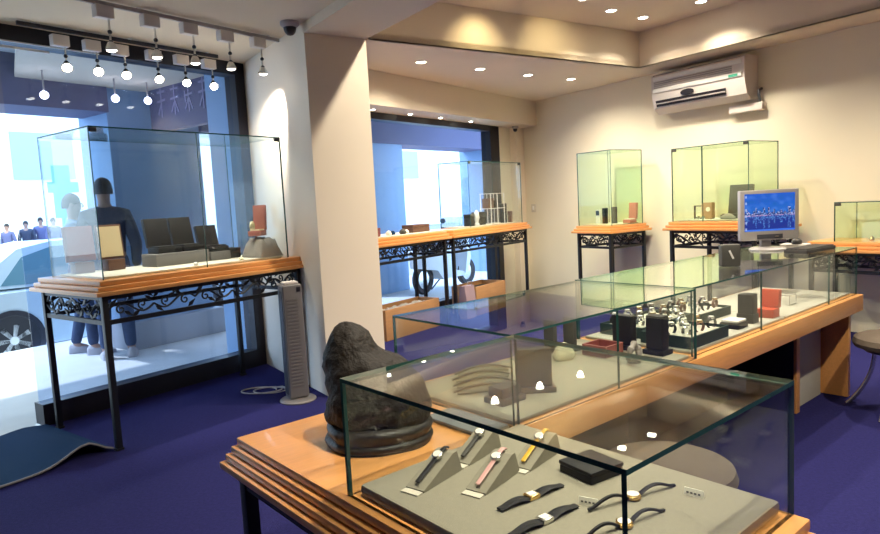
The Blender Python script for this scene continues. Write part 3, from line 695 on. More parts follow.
o = open_box('ring_box', 'F', 3.24, 4.225, zc+.166, .10, .14, .24, 'open rose-red box with pale ring cushion on the draped grey cloth', 'pinkred', rad(-58), 6, 'cream')
MB().tube([(-.03+.0, -.02+.028*math.cos(a), .078+.028*math.sin(a)) for a in [2*PI*k/18 for k in range(19)]], .012, 8).build('ring_roll', 'cream', o)
for i, (x, l) in enumerate(((2.62, 'small white glass bead ornament before the long riser'), (3.0, 'small gilt bead ornament before the short riser'))):
    o = MB().rings([blob_ring(0, 0, z, r, r, 12, .1, i) for z, r in ((0, .012), (.008, .018), (.018, .014), (.024, .004))]).build('bead_ornament', 'cream' if i else 'white'); put(o, 'F', x, 4.13, zc); tag(o, l, 'ornament')
# showcase by the far window
z2 = 1.113
def dark_cube(fr, x, y, z, sx, sy, h, label, m='leather', name='watch_box'):
    o = root(name, fr, x, y, z, label, 'box')
    box(-sx/2, sx/2, -sy/2, sy/2, 0, h*.62, bev=.004).build('box_base', m, o); box(-sx/2-.001, sx/2+.001, -sy/2-.001, sy/2+.001, h*.62+.001, h, bev=.004).build('lid', m, o); return o
dark_cube('F', 6.80, 4.62, z2, .10, .10, .15, 'upright black box in the left part of the far window showcase')
dark_cube('F', 7.08, 4.66, z2, .16, .12, .17, 'larger black box in the middle of the far window showcase')
o = root('wire_shelf', 'F', 7.36, 4.62, z2, 'white wire display rack in the far window showcase', 'display rack')
m = MB()
for x in (-.16, .0, .17):
    for y in (-.08, .08): m.tube([(x, y, 0), (x, y, .40)], .006, 8)
m.build('upright', 'white', o)
m = MB()
for z in (.20, .395): m.box(-.17, .18, -.09, .09, z, z+.007)
m.build('shelf', 'white', o)
dark_cube('F', 7.27, 4.63, z2+.2075, .13, .10, .13, 'dark box on the middle shelf of the white wire rack, left one', 'brown')
dark_cube('F', 7.44, 4.63, z2+.2075, .08, .08, .10, 'dark box on the middle shelf of the white wire rack, right one', 'leather')
dark_cube('F', 7.60, 4.60, z2, .07, .07, .26, 'tall narrow dark stand right of the white wire rack', 'leather', 'watch_stand')
dark_cube('F', 7.74, 4.58, z2, .05, .05, .15, 'small dark stand at the right end of the far window showcase', 'brown', 'watch_stand')
o = root('crystal_ornament', 'F', 6.70, 4.70, z2, 'clear crystal ornament at the left end of the far window showcase', 'ornament')
MB().lathe([(.03, 0), (.03, .02), (.012, .03), (.012, .07), (.035, .11), (.02, .17), (.002, .19)], n=10).build('crystal', 'glassg', o)
o = root('crystal_ornament', 'F', 6.94, 4.60, z2, 'pale crystal ornament between two black boxes in the far window showcase', 'ornament')
MB().lathe([(.035, 0), (.035, .02), (.02, .04), (.04, .10), (.03, .17), (.002, .20)], n=9).build('crystal', 'scooter', o)
# goods on the table behind the pillar
dark_cube('F', 5.72, 4.62, z2, .30, .16, .085, 'flat brown box on the table behind the pillar', 'brown')
dark_cube('F', 4.93, 4.56, z2, .14, .10, .09, 'small dark red-brown box at the pillar edge of the table', 'redbrown')
for i, (x, y, r) in enumerate(((5.17, 4.55, .035), (5.27, 4.58, .03), (5.38, 4.53, .04), (5.49, 4.57, .03))):
    o = MB().rings([blob_ring(0, 0, z*r, q_*r, q_*r*.8, 14, .2, i*3.) for z, q_ in ((0, .9), (.4, 1.1), (.9, .9), (1.3, .5), (1.45, .1))]).build('polished_stone', ('pebble', 'moss', 'dgrey', 'pebble')[i], None, 60)
    put(o, 'F', x, y, z2); tag(o, ('pale', 'dark green', 'dark grey', 'white')[i]+' polished stone on the table behind the pillar, %s from the pillar' % ORD[i], 'stone', 'polished stones')
# rear showcases
zb = 1.067
o = root('watch_stand', 'B', -5.66, 6.15, zb, 'small white stand with blue dial in the narrow rear showcase', 'watch stand'); box(-.035, .035, -.02, .02, 0, .17, bev=.004).build('block', 'white', o); box(-.026, .026, -.026, -.0205, .10, .16, bev=.002).build('dial', 'jeans', o)
dark_cube('B', -5.53, 6.12, zb, .05, .05, .19, 'slim dark bottle-like stand in the narrow rear showcase', 'leather', 'watch_stand')
dark_cube('B', -5.42, 6.16, zb, .05, .05, .20, 'thin dark stand left of the red and white box in the narrow rear showcase', 'dgrey', 'watch_stand')
open_box('ring_box', 'B', -5.305, 6.30, zb, .11, .12, .24, 'open red and white box in the narrow rear showcase', 'pinkred', 0, 5, 'white')
zr = 1.115
open_box('watch_box', 'B', -3.84, 6.17, zr, .25, .15, .34, 'large open dark watch box in the wide rear showcase', 'dgrey', 0, 8)
o = root('photo_frame', 'B', -4.235, 6.12, zr, 'small dark square frame stand at the left of the wide rear showcase', 'frame')
m = MB(); w_, t_ = .055, .01; m.box(-w_, w_, 0, .02, 0, t_); m.box(-w_, w_, 0, .02, .14-t_, .14); m.box(-w_, -w_+t_, 0, .02, t_, .14-t_); m.box(w_-t_, w_, 0, .02, t_, .14-t_); m.build('frame_border', 'dgrey', o)
m = MB(); m.lathe([(.018, .0105), (.03, .02), (.028, .035), (.01, .045), (.002, .047)], (0, .01, 0), 16); m.build('hanging_charm', 'cream', o)
o = root('watch_stand', 'B', -4.105, 6.10, zr, 'brown clawed watch stand with pale dial in the wide rear showcase', 'watch stand')
box(-.06, .06, -.03, .03, 0, .17, bev=.008).build('block', 'woodp', o)
m = MB(); m.X = Matrix.Translation((.02, -.031, .10)) @ Matrix.Rotation(rad(90), 4, 'X'); m.lathe([(.024, 0), (.024, .006), (.002, .007)], n=16); m.build('dial', 'dial', o)
for i, (x, l) in enumerate(((-4.13, 'pale silver bead left of its twin before the brown watch stand'), (-4.07, 'pale silver bead right of its twin before the brown watch stand'))):
    o = MB().sph((0, 0, .02), .02).build('bead', 'silver'); put(o, 'B', x, 5.96, zr); tag(o, l, 'ornament')
o = MB().rings([blob_ring(0, 0, z, r, r*.5, 16, .3, 2) for z, r in ((0, .07), (.02, .08), (.045, .05), (.06, .01))]).build('crumpled_tissue', 'cloth', None, 60); put(o, 'B', -3.82, 6.0, zr); tag(o, 'crumpled grey tissue before the large dark watch box', 'tissue')
for i, (x, k, l) in enumerate(((-2.60, 'gold', 'tiny gold trinket in the low rear showcase'), (-2.46, 'white', 'tiny white trinket in the low rear showcase'))):
    o = MB().rings([blob_ring(0, 0, z, r, r, 12, .1, 2) for z, r in ((0, .014), (.012, .022), (.03, .018), (.042, .004))]).build('trinket', k); put(o, 'B', x, 6.2, .906); tag(o, l, 'ornament')

# ------------------------------------------------------------------ monitor, keyboard, mouse
o = root('computer_monitor', 'D', 4.50, 1.875, 1.0005, 'silver framed flat monitor with a blue night skyline, on the far glass case', 'monitor', None, rad(-49.55+9.))
# local: -y faces the viewer's right
MB().lathe([(.115, 0), (.115, .008), (.10, .016), (.03, .02)], n=32).build('stand_base', 'monsil', o)
box(-.035, .035, .015, .045, .015, .16, bev=.008).build('stand_neck', 'monsil', o)
w_, hh = .196, .335; zb0 = .066
m = MB(); m.box(-w_, w_, -.03, .012, zb0, zb0+hh, bev=.008); m.box(-w_+.05, w_-.05, .012, .045, zb0+.05, zb0+hh-.06, bev=.01); m.build('housing', 'monsil', o)
m = MB(); m.box(-.085, .085, -.036, -.0305, zb0+.010, zb0+.040, bev=.002); m.build('speaker_slot', 'purifd', o)
m = MB(); m.box(.03, .055, -.039, -.0365, zb0+.020, zb0+.028); m.build('power_button', 'silver', o)
# screen: a grid of coloured pixels
nx, ny = 84, 64; sw, sz0, sz1 = w_-.028, zb0+.062, zb0+hh-.024
me = bpy.data.meshes.new('screen'); vs = []; fs = []; cols = []
rnd = random.Random(4); heights = []
x = 0
while x < nx:
    ww = rnd.choice((2, 3, 3, 4, 5)); heights += [rnd.choice((3, 4, 5, 6, 8, 10, 13))]*ww; x += ww
hor = 27
for i in range(nx):
    for j in range(ny):
        x0, x1 = -sw+2*sw*i/nx, -sw+2*sw*(i+1)/nx; a0_, a1_ = sz0+(sz1-sz0)*j/ny, sz0+(sz1-sz0)*(j+1)/ny
        k = len(vs); vs += [(x0, -.0312, a0_), (x1, -.0312, a0_), (x1, -.0312, a1_), (x0, -.0312, a1_)]; fs.append((k, k+1, k+2, k+3))
        t = j/ny; nz = noise.noise(Vector((i*.09, j*.13, 0)))
        sky = Vector((.012+.05*max(0, nz), .10+.08*max(0, nz)+.06*(1-t), .56+.12*nz))
        hgt = heights[i]
        if j >= hor:
            cl = sky
            if j < hor+hgt:
                cl = Vector((.015, .04, .20)); q_ = rnd.random()
                if q_ < .22: cl = Vector((.30, .45, .85))
                elif q_ < .30: cl = Vector((.75, .60, .75))
        else:
            dd = hor-j; cl = Vector((.010, .030, .26))
            if dd < hgt*1.7 and rnd.random() < .35: cl = Vector((.10, .28, .66))
            if dd < 2 and rnd.random() < .7: cl = Vector((.55, .32, .60))
            if j < 3: cl = Vector((.05, .18, .75))
        if i < 5 and (j % 11) in (2, 3, 4, 5) and 1 <= i <= 3: cl = cl*.5+Vector((.30, .36, .50))
        cols.append(cl)
me.from_pydata(vs, [], fs); ca = me.color_attributes.new('pixels', 'FLOAT_COLOR', 'CORNER')
for fi, cl in enumerate(cols):
    for q_ in range(4): ca.data[fi*4+q_].color = (cl.x, cl.y, cl.z, 1)
ms = bpy.data.materials.new('lit_screen'); ms.use_nodes = True; nt = ms.node_tree; b = nt.nodes['Principled BSDF']; b.inputs['Base Color'].default_value = (.01, .01, .012, 1); b.inputs['Roughness'].default_value = .25
at = nt.nodes.new('ShaderNodeAttribute'); at.attribute_name = 'pixels'; nt.links.new(at.outputs['Color'], b.inputs['Emission Color']); b.inputs['Emission Strength'].default_value = .5
me.materials.append(ms); so = bpy.data.objects.new('screen', me); COL.objects.link(so); so.parent = o
o = root('keyboard', 'D', 4.47, 1.60, 1.0005, 'black computer keyboard on the far glass case, right of the monitor', 'keyboard', None, rad(-4))
box(-.20, .20, -.07, .07, .0, .022, bev=.004).build('keyboard_base', 'kb', o)
m = MB()
for i in range(15):
    for j in range(5): m.box(-.192+i*.0256, -.192+i*.0256+.021, -.062+j*.025, -.062+j*.025+.020, .0222, .029)
m.build('keys', 'kb', o)
o = root('paper_stack', 'D', 4.71, 1.77, 1.0005, 'small stack of papers under the mouse on the far glass case', 'papers', None, rad(6))
m = MB()
for k in range(6): m.box(-.065, .065, -.08+.002*k, .08+.002*k, k*.004, k*.004+.0034)
m.build('sheets', 'acwhite', o)
o = root('computer_mouse', 'D', 4.71, 1.77, 1.0245, 'black computer mouse at the end of the far glass case', 'mouse', None, rad(20))
m = MB(); m.rings([[(rx*math.cos(a), .6*rx*math.sin(a), z) for a in [2*PI*k/20 for k in range(20)]] for z, rx in ((0, .052), (.010, .058), (.024, .050), (.034, .034), (.038, .01))]); m.build('shell', 'kb', o, 60)
m = MB(); m.tube([(.02, -.005, .036), (.02, .005, .036)], .006, 8); m.build('wheel', 'dgrey', o)
o = root('desk_box', 'D', 3.50, 1.66, 1.0005, 'small dark desk box with a white glint, on glass left of the monitor', 'box', None, rad(-45))
box(-.05, .05, -.03, .03, 0, .12, bev=.008).build('body', 'dgrey', o)
m = MB(); m.X = Matrix.Rotation(rad(-25), 4, 'Y'); m.box(.004+.018, .014+.018, -.0335, -.0305, .035, .085); m.build('painted_glint', 'white', o)  # slanted white bar, a reflection painted onto the box front

# ------------------------------------------------------------------ floor things
# tower air purifier
o = root('tower_fan', 'W', -1.125, 4.80, 0, 'grey tower fan standing on the carpet against the pillar side', 'fan', None, rad(30))
MB().lathe([(.135, 0), (.137, .008), (.125, .018), (.05, .024), (.03, .03)], n=32).build('base', 'purif', o)
box(-.075, .075, -.055, .07, .028, .885, bev=.018, seg=3).build('column', 'purif', o)
box(-.0795, -.0755, -.035, .05, .06, .84, bev=.002).build('side_grille', 'purifd', o)
m = MB()
for k in range(26): m.box(-.055, .035, -.0585, -.0555, .12+k*.026, .132+k*.026)
m.build('front_grille', 'purif', o)
box(-.055, .055, -.04, .055, .8855, .905, bev=.008).build('top_cap', 'acwhite', o); box(.03, .06, -.0595, -.0555, .83, .865, bev=.002).build('control_panel', 'black', o)
m = MB(); pts = []
for i in range(60):
    t = i/59; a = t*4.4*PI
    pts.append(Vector((-1.50+.10*math.cos(a)*1.35+.10*t-.03*math.sin(a*.5), 5.10+.085*math.sin(a)-.05*t, .006+.010*t)))
pts += [Vector((-1.33, 5.15, .014)), Vector((-1.27, 5.10, .012)), Vector((-1.235, 5.0, .008)), Vector((-1.225, 4.95, .01))]
m.tube(pts, .0055, 6); o = m.build('power_cord', 'cord'); tag(o, 'pale loop of power cord on the carpet beside the tower fan', 'cord')
# door mat
m = MB(); nx, ny = 44, 24; vs = []; fs = []
for i in range(nx+1):
    for j in range(ny+1):
        u, v = i/nx, j/ny; x = -.2+2.07*u; y = 4.02+.95*v
        z = .012+.085*math.exp(-((x-1.72)/.16)**2)*(1-.75*v)**1.0*(1 if x < 1.72 else math.exp(-((x-1.72)/.12)**2))
        vs.append((x, y, z))
for i in range(nx):
    for j in range(ny): a = i*(ny+1)+j; fs.append((a, a+ny+1, a+ny+2, a+1))
nb = len(vs); vs2 = vs+[(x, y, z-.008) for x, y, z in vs]
f2 = fs+[tuple(nb+k for k in reversed(f_)) for f_ in fs]
bd = [i*(ny+1) for i in range(nx+1)]+[nx*(ny+1)+j for j in range(1, ny+1)]+[i*(ny+1)+ny for i in range(nx-1, -1, -1)]+[j for j in range(ny-1, 0, -1)]
for a, b2 in zip(bd, bd[1:]+bd[:1]): f2.append((a, b2, b2+nb, a+nb))
o = root('door_mat', 'F', 0, 0, 0, 'teal door mat with a curled right edge, in the doorway on the left', 'door mat')
m.add(vs2, f2); m.build('pile', 'moss', o, 60)
e = MB(); e.tube([vs[i*(ny+1)] for i in range(nx+1)], .007, 6); e.build('rubber_edge', 'matedge', o)
# wooden crates with pebbles
def crate(x0, x1, y0, y1, h, label, pebbles, group):
    cx, cy = (x0+x1)/2, (y0+y1)/2; o = root('wooden_planter', 'F', cx, cy, 0, label, 'planter box', group); a, b_ = (x1-x0)/2, (y1-y0)/2; t = .022
    for (p, q_, r, s) in ((-a, a, -b_, -b_+t), (-a, a, b_-t, b_), (-a, -a+t, -b_+t, b_-t), (a-t, a, -b_+t, b_-t)): box(p, q_, r, s, 0, h, bev=.003).build('side_board', 'crate', o)
    box(-a+t, a-t, -b_+t, b_-t, .0, h-.06).build('filling', 'dgrey', o)
    if pebbles:
        m = MB(); rr = random.Random(2)
        for k in range(170): m.sph((rr.uniform(-a+.05, a-.05), rr.uniform(-b_+.045, b_-.045), h-.055+rr.uniform(0, .018)), (rr.uniform(.014, .026), rr.uniform(.014, .022), .014), u=8, w=6)
        pb_ = m.build('pebbles', 'pebble', o); pb_['kind'] = 'stuff'
crate(5.02, 5.965, 4.53, 4.85, .33, 'long wooden planter box of white pebbles under the table behind the pillar', True, None)
crate(6.66, 7.36, 4.47, 4.85, .36, 'wooden planter box under the far window showcase', False, None)
o = root('paper_bag', 'F', 6.50, 4.50, 0, 'mauve paper bag standing left of the far wooden planter', 'bag')
m = MB(); m.rings([[(sx*.10, sy*dy, z) for sx, sy in ((-1, -1), (1, -1), (1, 1), (-1, 1))] for z, dy in ((0, .055), (.25, .055), (.40, .035))]); m.build('bag_body', 'mauve', o, 20)
m = MB(); m.tube([(-.05, -.04, .39), (-.04, -.04, .45), (.04, -.04, .45), (.05, -.04, .39)], .004, 6); m.build('handle', 'cord', o)
# stools
def stool(x, y, rz, label):
    o = root('upholstered_stool', 'D', x, y, 0, label, 'stool', None, rz)
    MB().lathe([(.20, .40), (.225, .41), (.235, .435), (.225, .465), (.19, .48), (.10, .487), (.002, .488)], n=36).build('seat', 'brownfab', o)
    MB().lathe([(.17, .380), (.19, .399), (.05, .3995)], n=28).build('seat_pan', 'black', o)
    for k in range(4):
        a = PI/4+k*PI/2
        pts = [((.12+.15*t**2.2)*math.cos(a), (.12+.15*t**2.2)*math.sin(a), .385*(1-t)+.0) for t in [i/10 for i in range(11)]]
        MB().tube(pts, .012, 10).build('leg', 'chrome', o)
stool(2.02, 1.19, .3, 'brown round stool pushed to the counter, seen through the foreground glass')
stool(4.62, 1.16, .75, 'brown stool with curved metal legs at the right edge of the picture')

# ------------------------------------------------------------------ outside
struct('floor_arcade', box(-14, 22, AF+.14, 8.35, -.08, -.005), 'tile', 'F')
struct('floor_doorway', box(-3.0, 1.84, AF+.0, 8.2, -.05, 0.0), 'tile', 'F')
struct('floor_street', box(-40, 60, 8.35, 60, -.40, -.25), 'road', 'F')
struct('ceiling_arcade', box(-14, 22, AF+.14, 7.7, 3.05, 3.2), 'arc', 'F')
struct('trim_arcade', box(-14, 3.55, 6.95, 7.55, 2.565, 3.05), 'arcd', 'F')
f = MB(); f.box(4.64, 22, 6.95, 7.55, 2.42, 3.05); struct('trim_fascia', f, 'signm', 'F')
f = MB(); f.box(3.92, 4.35, AF+.14, 5.75, 0, 3.05); struct('trim_pilaster', f, 'concrete', 'F')
def column(x0, x1, label, plinth=True, m='concrete'):
    cx = (x0+x1)/2; o = root('arcade_column', 'F', cx, 7.3, -.005, label, 'column'); a = (x1-x0)/2
    box(-a, a, -.3, .35, 0, 3.054, bev=.01).build('shaft', m, o)
    if plinth: box(-a-.03, a+.08, -.42, .38, 0.001, .30, bev=.01).build('plinth', 'concbase', o)
column(3.55, 4.64, 'wide blue-grey arcade column outside the front window')
column(7.45, 8.42, 'blue-grey arcade column outside the far window, next to the pillar', False)
column(11.0, 11.9, 'dark arcade column outside the far window, near the corner', False)
# hanging sign on the fascia with pale strokes
o = root('shop_sign', 'F', 4.04, 6.34, 2.36, 'purple fascia sign with pale worn characters, crosswise outside the front window', 'sign', None, 0)
box(-.04, .04, -.57, .59, 0, .685, bev=.006).build('board', 'signm', o)
m = MB()
for k in range(4):
    cy_, cz = .34-k*.26, .30
    for (x0, z0, x1, z1) in ((-.07, .12, .08, .12), (0, .16, 0, -.15), (-.08, .02, .08, .03), (-.07, -.12, -.01, -.02), (.06, -.13, .01, -.01), (-.06, .07, -.06, -.05))[:4+k % 3]:
        d = Vector((0, x1-x0, z1-z0)); L_ = d.length; an = math.atan2(d.z, d.y)
        X = Matrix.Translation((-.043, cy_-x0, cz+z0)) @ Matrix.Rotation(PI-an, 4, 'X'); m.box(-.004, .002, 0, L_, -.011, .011, X=X)
m.build('lettering', 'glyph', o)
for i, (x, y, z) in enumerate(((2.74, 6.5, 2.60), (3.40, 6.5, 2.63), (3.74, 6.5, 2.64))):  # glowing balls built in place of reflections of indoor downlights
    o = root('reflection_dot', 'F', x, y, 3.05, 'glowing ball in place of a reflected downlight outside the window, %s from the left' % ORD[i], 'ceiling light', 'glowing reflection dots')
    MB().tube([(0, 0, 0), (0, 0, z-3.05+.03)], .008, 6).build('stem', 'acgrey', o); MB().sph((0, 0, z-3.05), .036).build('globe', 'reflglow', o)
# far side of the street
o = root('street_building', 'F', 8, 34, -.25, 'pale building front across the street', 'building')
box(-34, 0, 0, 3, 0, 14).build('wall', 'bldg', o)
for i in range(7):
    for j in range(3): box(-32+i*4.5, -29.6+i*4.5, -.06, 0, 3.6+j*3.4, 5.6+j*3.4).build('window', 'bldw', o)
o = root('street_building', 'F', 26, 31, -.25, 'second pale building farther along the street', 'building')
box(-16, 16, 0, 3, 0, 11).build('wall', 'bldg', o)
for i in range(6):
    for j in range(2): box(-14.5+i*5, -12+i*5, -.06, 0, 3.6+j*3.4, 5.6+j*3.4).build('window', 'bldw', o)
o = root('street_sign', 'F', 4.86, 11.3, -.25, 'teal cross-shaped street sign on a post beyond the white car', 'sign')
MB().tube([(0, 0, 0), (0, 0, 2.45)], .035, 10).build('post', 'teal', o); box(-.14, .14, -.04, -.036, 1.75, 2.60).build('upright_panel', 'teal', o); box(-.22, .26, -.047, -.041, 2.16, 2.33).build('cross_panel', 'teal', o)

# car
def car(x, y, z, label):
    o = root('car', 'F', x, y, z, label, 'car', None, PI)
    hw = .86
    def sect(pts, fy):  # pts: list of (x, z); fy(x,z)->half width
        return [[(px, -fy(px, pz), pz) for px, pz in pts], [(px, fy(px, pz), pz) for px, pz in pts]]
    body = [(-.86, .22), (-.92, .40), (-.90, .58), (-.80, .68), (-.35, .80), (.15, .90), (1.2, .93), (2.4, .95), (3.05, .95), (3.36, .88), (3.42, .55), (3.38, .26), (3.0, .20), (-.4, .18)]
    n = 7; R = []
    for k in range(n):
        s = -1+2*k/(n-1); w = hw*math.copysign(abs(s)**.8, s); q_ = 1-.05*abs(s)**4
        R.append([(1.25+(px-1.25)*q_, w, .2+(pz-.2)*(1-.10*abs(s)**5)) for px, pz in body])
    m = MB(); m.rings(R); m.build('body', 'carp', o, 50)
    cab = [(.10, .88), (.95, 1.40), (1.25, 1.45), (1.95, 1.45), (2.35, 1.38), (3.0, .93)]
    m = MB(); R = []
    for k in range(7):
        s = -1+2*k/6; R.append([(px, s*(.80-.22*max(0, (pz-.88)/.57)), pz) for px, pz in cab])
    m.rings(R); m.build('cabin', 'carp', o, 50)
    for sgn in (-1, 1):
        yy = lambda pz: sgn*(.80-.22*(pz-.88)/.57+.006)
        for pl in ([(.32, .93), (.93, 1.34), (1.36, 1.385), (1.36, .93)], [(1.42, .93), (1.42, 1.385), (1.95, 1.385), (2.32, 1.28), (2.62, .96)]):
            m = MB(); m.rings([[(px, yy(pz), pz) for px, pz in pl], [(px, yy(pz)-sgn*.02, pz) for px, pz in pl]]); m.build('side_window', 'carglass', o, 20)
        m = MB(); m.box(1.395, 1.405, sgn*.862-.004, sgn*.862+.004, .30, .90); m.build('door_seam', 'acgrey', o)
        m = MB(); m.box(1.15, 1.30, sgn*.865-.012, sgn*.865+.012, .78, .81, bev=.004); m.build('door_handle', 'carp', o)
        m = MB(); m.box(.30, .48, sgn*.92-.07, sgn*.92+.07, .90, 1.02, bev=.02); m.build('mirror', 'carp', o)
    m = MB(); m.rings([[(.16, s*.70, .93) for s in (-1, 1)]+[(.90, s*.60, 1.385) for s in (1, -1)], [(.13, s*.70, .95) for s in (-1, 1)]+[(.87, s*.60, 1.40) for s in (1, -1)]]); m.build('windshield', 'carglass', o, 20)
    for wx in (0., 2.58):
        for sgn in (-1, 1):
            m = MB(); X = Matrix.Translation((wx, sgn*.80, .31)) @ Matrix.Rotation(rad(-90), 4, 'X')
            m.X = X; m.lathe([(.20, -.09), (.29, -.10), (.315, -.06), (.315, .06), (.29, .10), (.20, .09)], n=32); wh = m.build('wheel', 'tyre', o)
            m = MB(); m.X = X
            m.lathe([(.205, .085*-sgn*-1), (.205, .07*sgn), (.17, .06*sgn)], n=28); m.lathe([(.05, .06*sgn), (.05, .10*sgn), (.01, .10*sgn)], n=16)
            for k in range(7):
                a = 2*PI*k/7; m.add([(.04*math.cos(a+.5), .04*math.sin(a+.5), .09*sgn), (.19*math.cos(a+.16), .19*math.sin(a+.16), .09*sgn), (.19*math.cos(a-.16), .19*math.sin(a-.16), .09*sgn), (.04*math.cos(a-.5), .04*math.sin(a-.5), .09*sgn)], [(0, 1, 2, 3)])
                m.add([(.19*math.cos(a-.16), .19*math.sin(a-.16), .09*sgn), (.19*math.cos(a+.16), .19*math.sin(a+.16), .09*sgn), (.19*math.cos(a+.16), .19*math.sin(a+.16), .06*sgn), (.19*math.cos(a-.16), .19*math.sin(a-.16), .06*sgn)], [(0, 1, 2, 3)])
            m.build('rim', 'scooter', wh)
            m = MB(); m.X = X; m.lathe([(.36, .068*sgn), (.36, .075*sgn), (.02, .075*sgn)], n=28)
            m.build('wheel_arch', 'black', o)
    m = MB()
    for sgn in (-1, 1): m.box(-.86, -.72, sgn*.60-.14, sgn*.60+.14, .52, .64, bev=.03)
    m.build('headlight', 'dial', o)
car(5.60, 9.55, -.25, 'white saloon car parked at the kerb outside the doorway')

# scooter outside the far window
o = root('motor_scooter', 'F', 8.55, 6.35, -.005, 'white and dark motor scooter parked outside the far window', 'scooter')
for x in (-.58, .62):
    m = MB(); m.X = Matrix.Translation((x, 0, .24)) @ Matrix.Rotation(rad(90), 4, 'X')
    m.lathe([(.15, -.035), (.22, -.045), (.24, 0), (.22, .045), (.15, .035), (.15, -.035)], n=28); wh = m.build('wheel', 'tyre', o)
    m = MB(); m.X = Matrix.Translation((x, 0, .24)) @ Matrix.Rotation(rad(90), 4, 'X'); m.lathe([(.145, -.02), (.145, .02), (.02, .03)], n=20); m.build('hub', 'silver', wh)
MB().prism([(-.72, .42), (-.75, .62), (-.55, .74), (.0, .70), (.05, .34), (.40, .26), (.42, .20), (-.2, .20), (-.35, .36)], -.13, .13, 'y').build('body', 'scooter', o)
MB().prism([(.38, .24), (.46, .24), (.56, .50), (.50, .86), (.42, .88), (.46, .55)], -.16, .16, 'y').build('leg_shield', 'scooter', o)
box(-.72, .0, -.12, .12, .70, .80, bev=.03).build('seat', 'scootd', o)
m = MB(); m.tube([(.62, 0, .24), (.50, 0, .70), (.45, 0, .98)], .022, 8); m.tube([(.42, -.32, 1.0), (.46, -.1, .98), (.46, .1, .98), (.42, .32, 1.0)], .016, 8); m.build('handlebar', 'scootd', o)
m = MB(); m.sph((.52, 0, .90), (.07, .08, .07)); m.build('headlight', 'dial', o)
for s in (-1, 1): MB().sph((.40, s*.28, 1.12), (.012, .06, .045)).build('mirror', 'scootd', o)
m = MB(); m.tube([(-.1, .02, .2), (-.12, .20, .01)], .012, 6); m.build('kickstand', 'scootd', o)

# ------------------------------------------------------------------ people
def skinned(name, joints, edges, m, parent, sub=2, rootv=0):
    me = bpy.data.meshes.new(name); me.from_pydata([j[:3] for j in joints], edges, [])
    o = bpy.data.objects.new(name, me); COL.objects.link(o)
    sk = o.modifiers.new('skin', 'SKIN'); sk.use_smooth_shade = True
    for i, j in enumerate(joints):
        d = me.skin_vertices[0].data[i]; d.radius = (j[3], j[4] if len(j) > 4 else j[3]); d.use_root = (i == rootv)
    sb = o.modifiers.new('sub', 'SUBSURF'); sb.levels = sub; sb.render_levels = sub
    dg = bpy.context.evaluated_depsgraph_get(); dg.update()
    nm = bpy.data.meshes.new_from_object(o.evaluated_get(dg)); bpy.data.objects.remove(o); bpy.data.meshes.remove(me)
    nm.name = name; nm.materials.clear(); nm.materials.append(M[m]); nm.polygons.foreach_set('use_smooth', [True]*len(nm.polygons))
    return nm
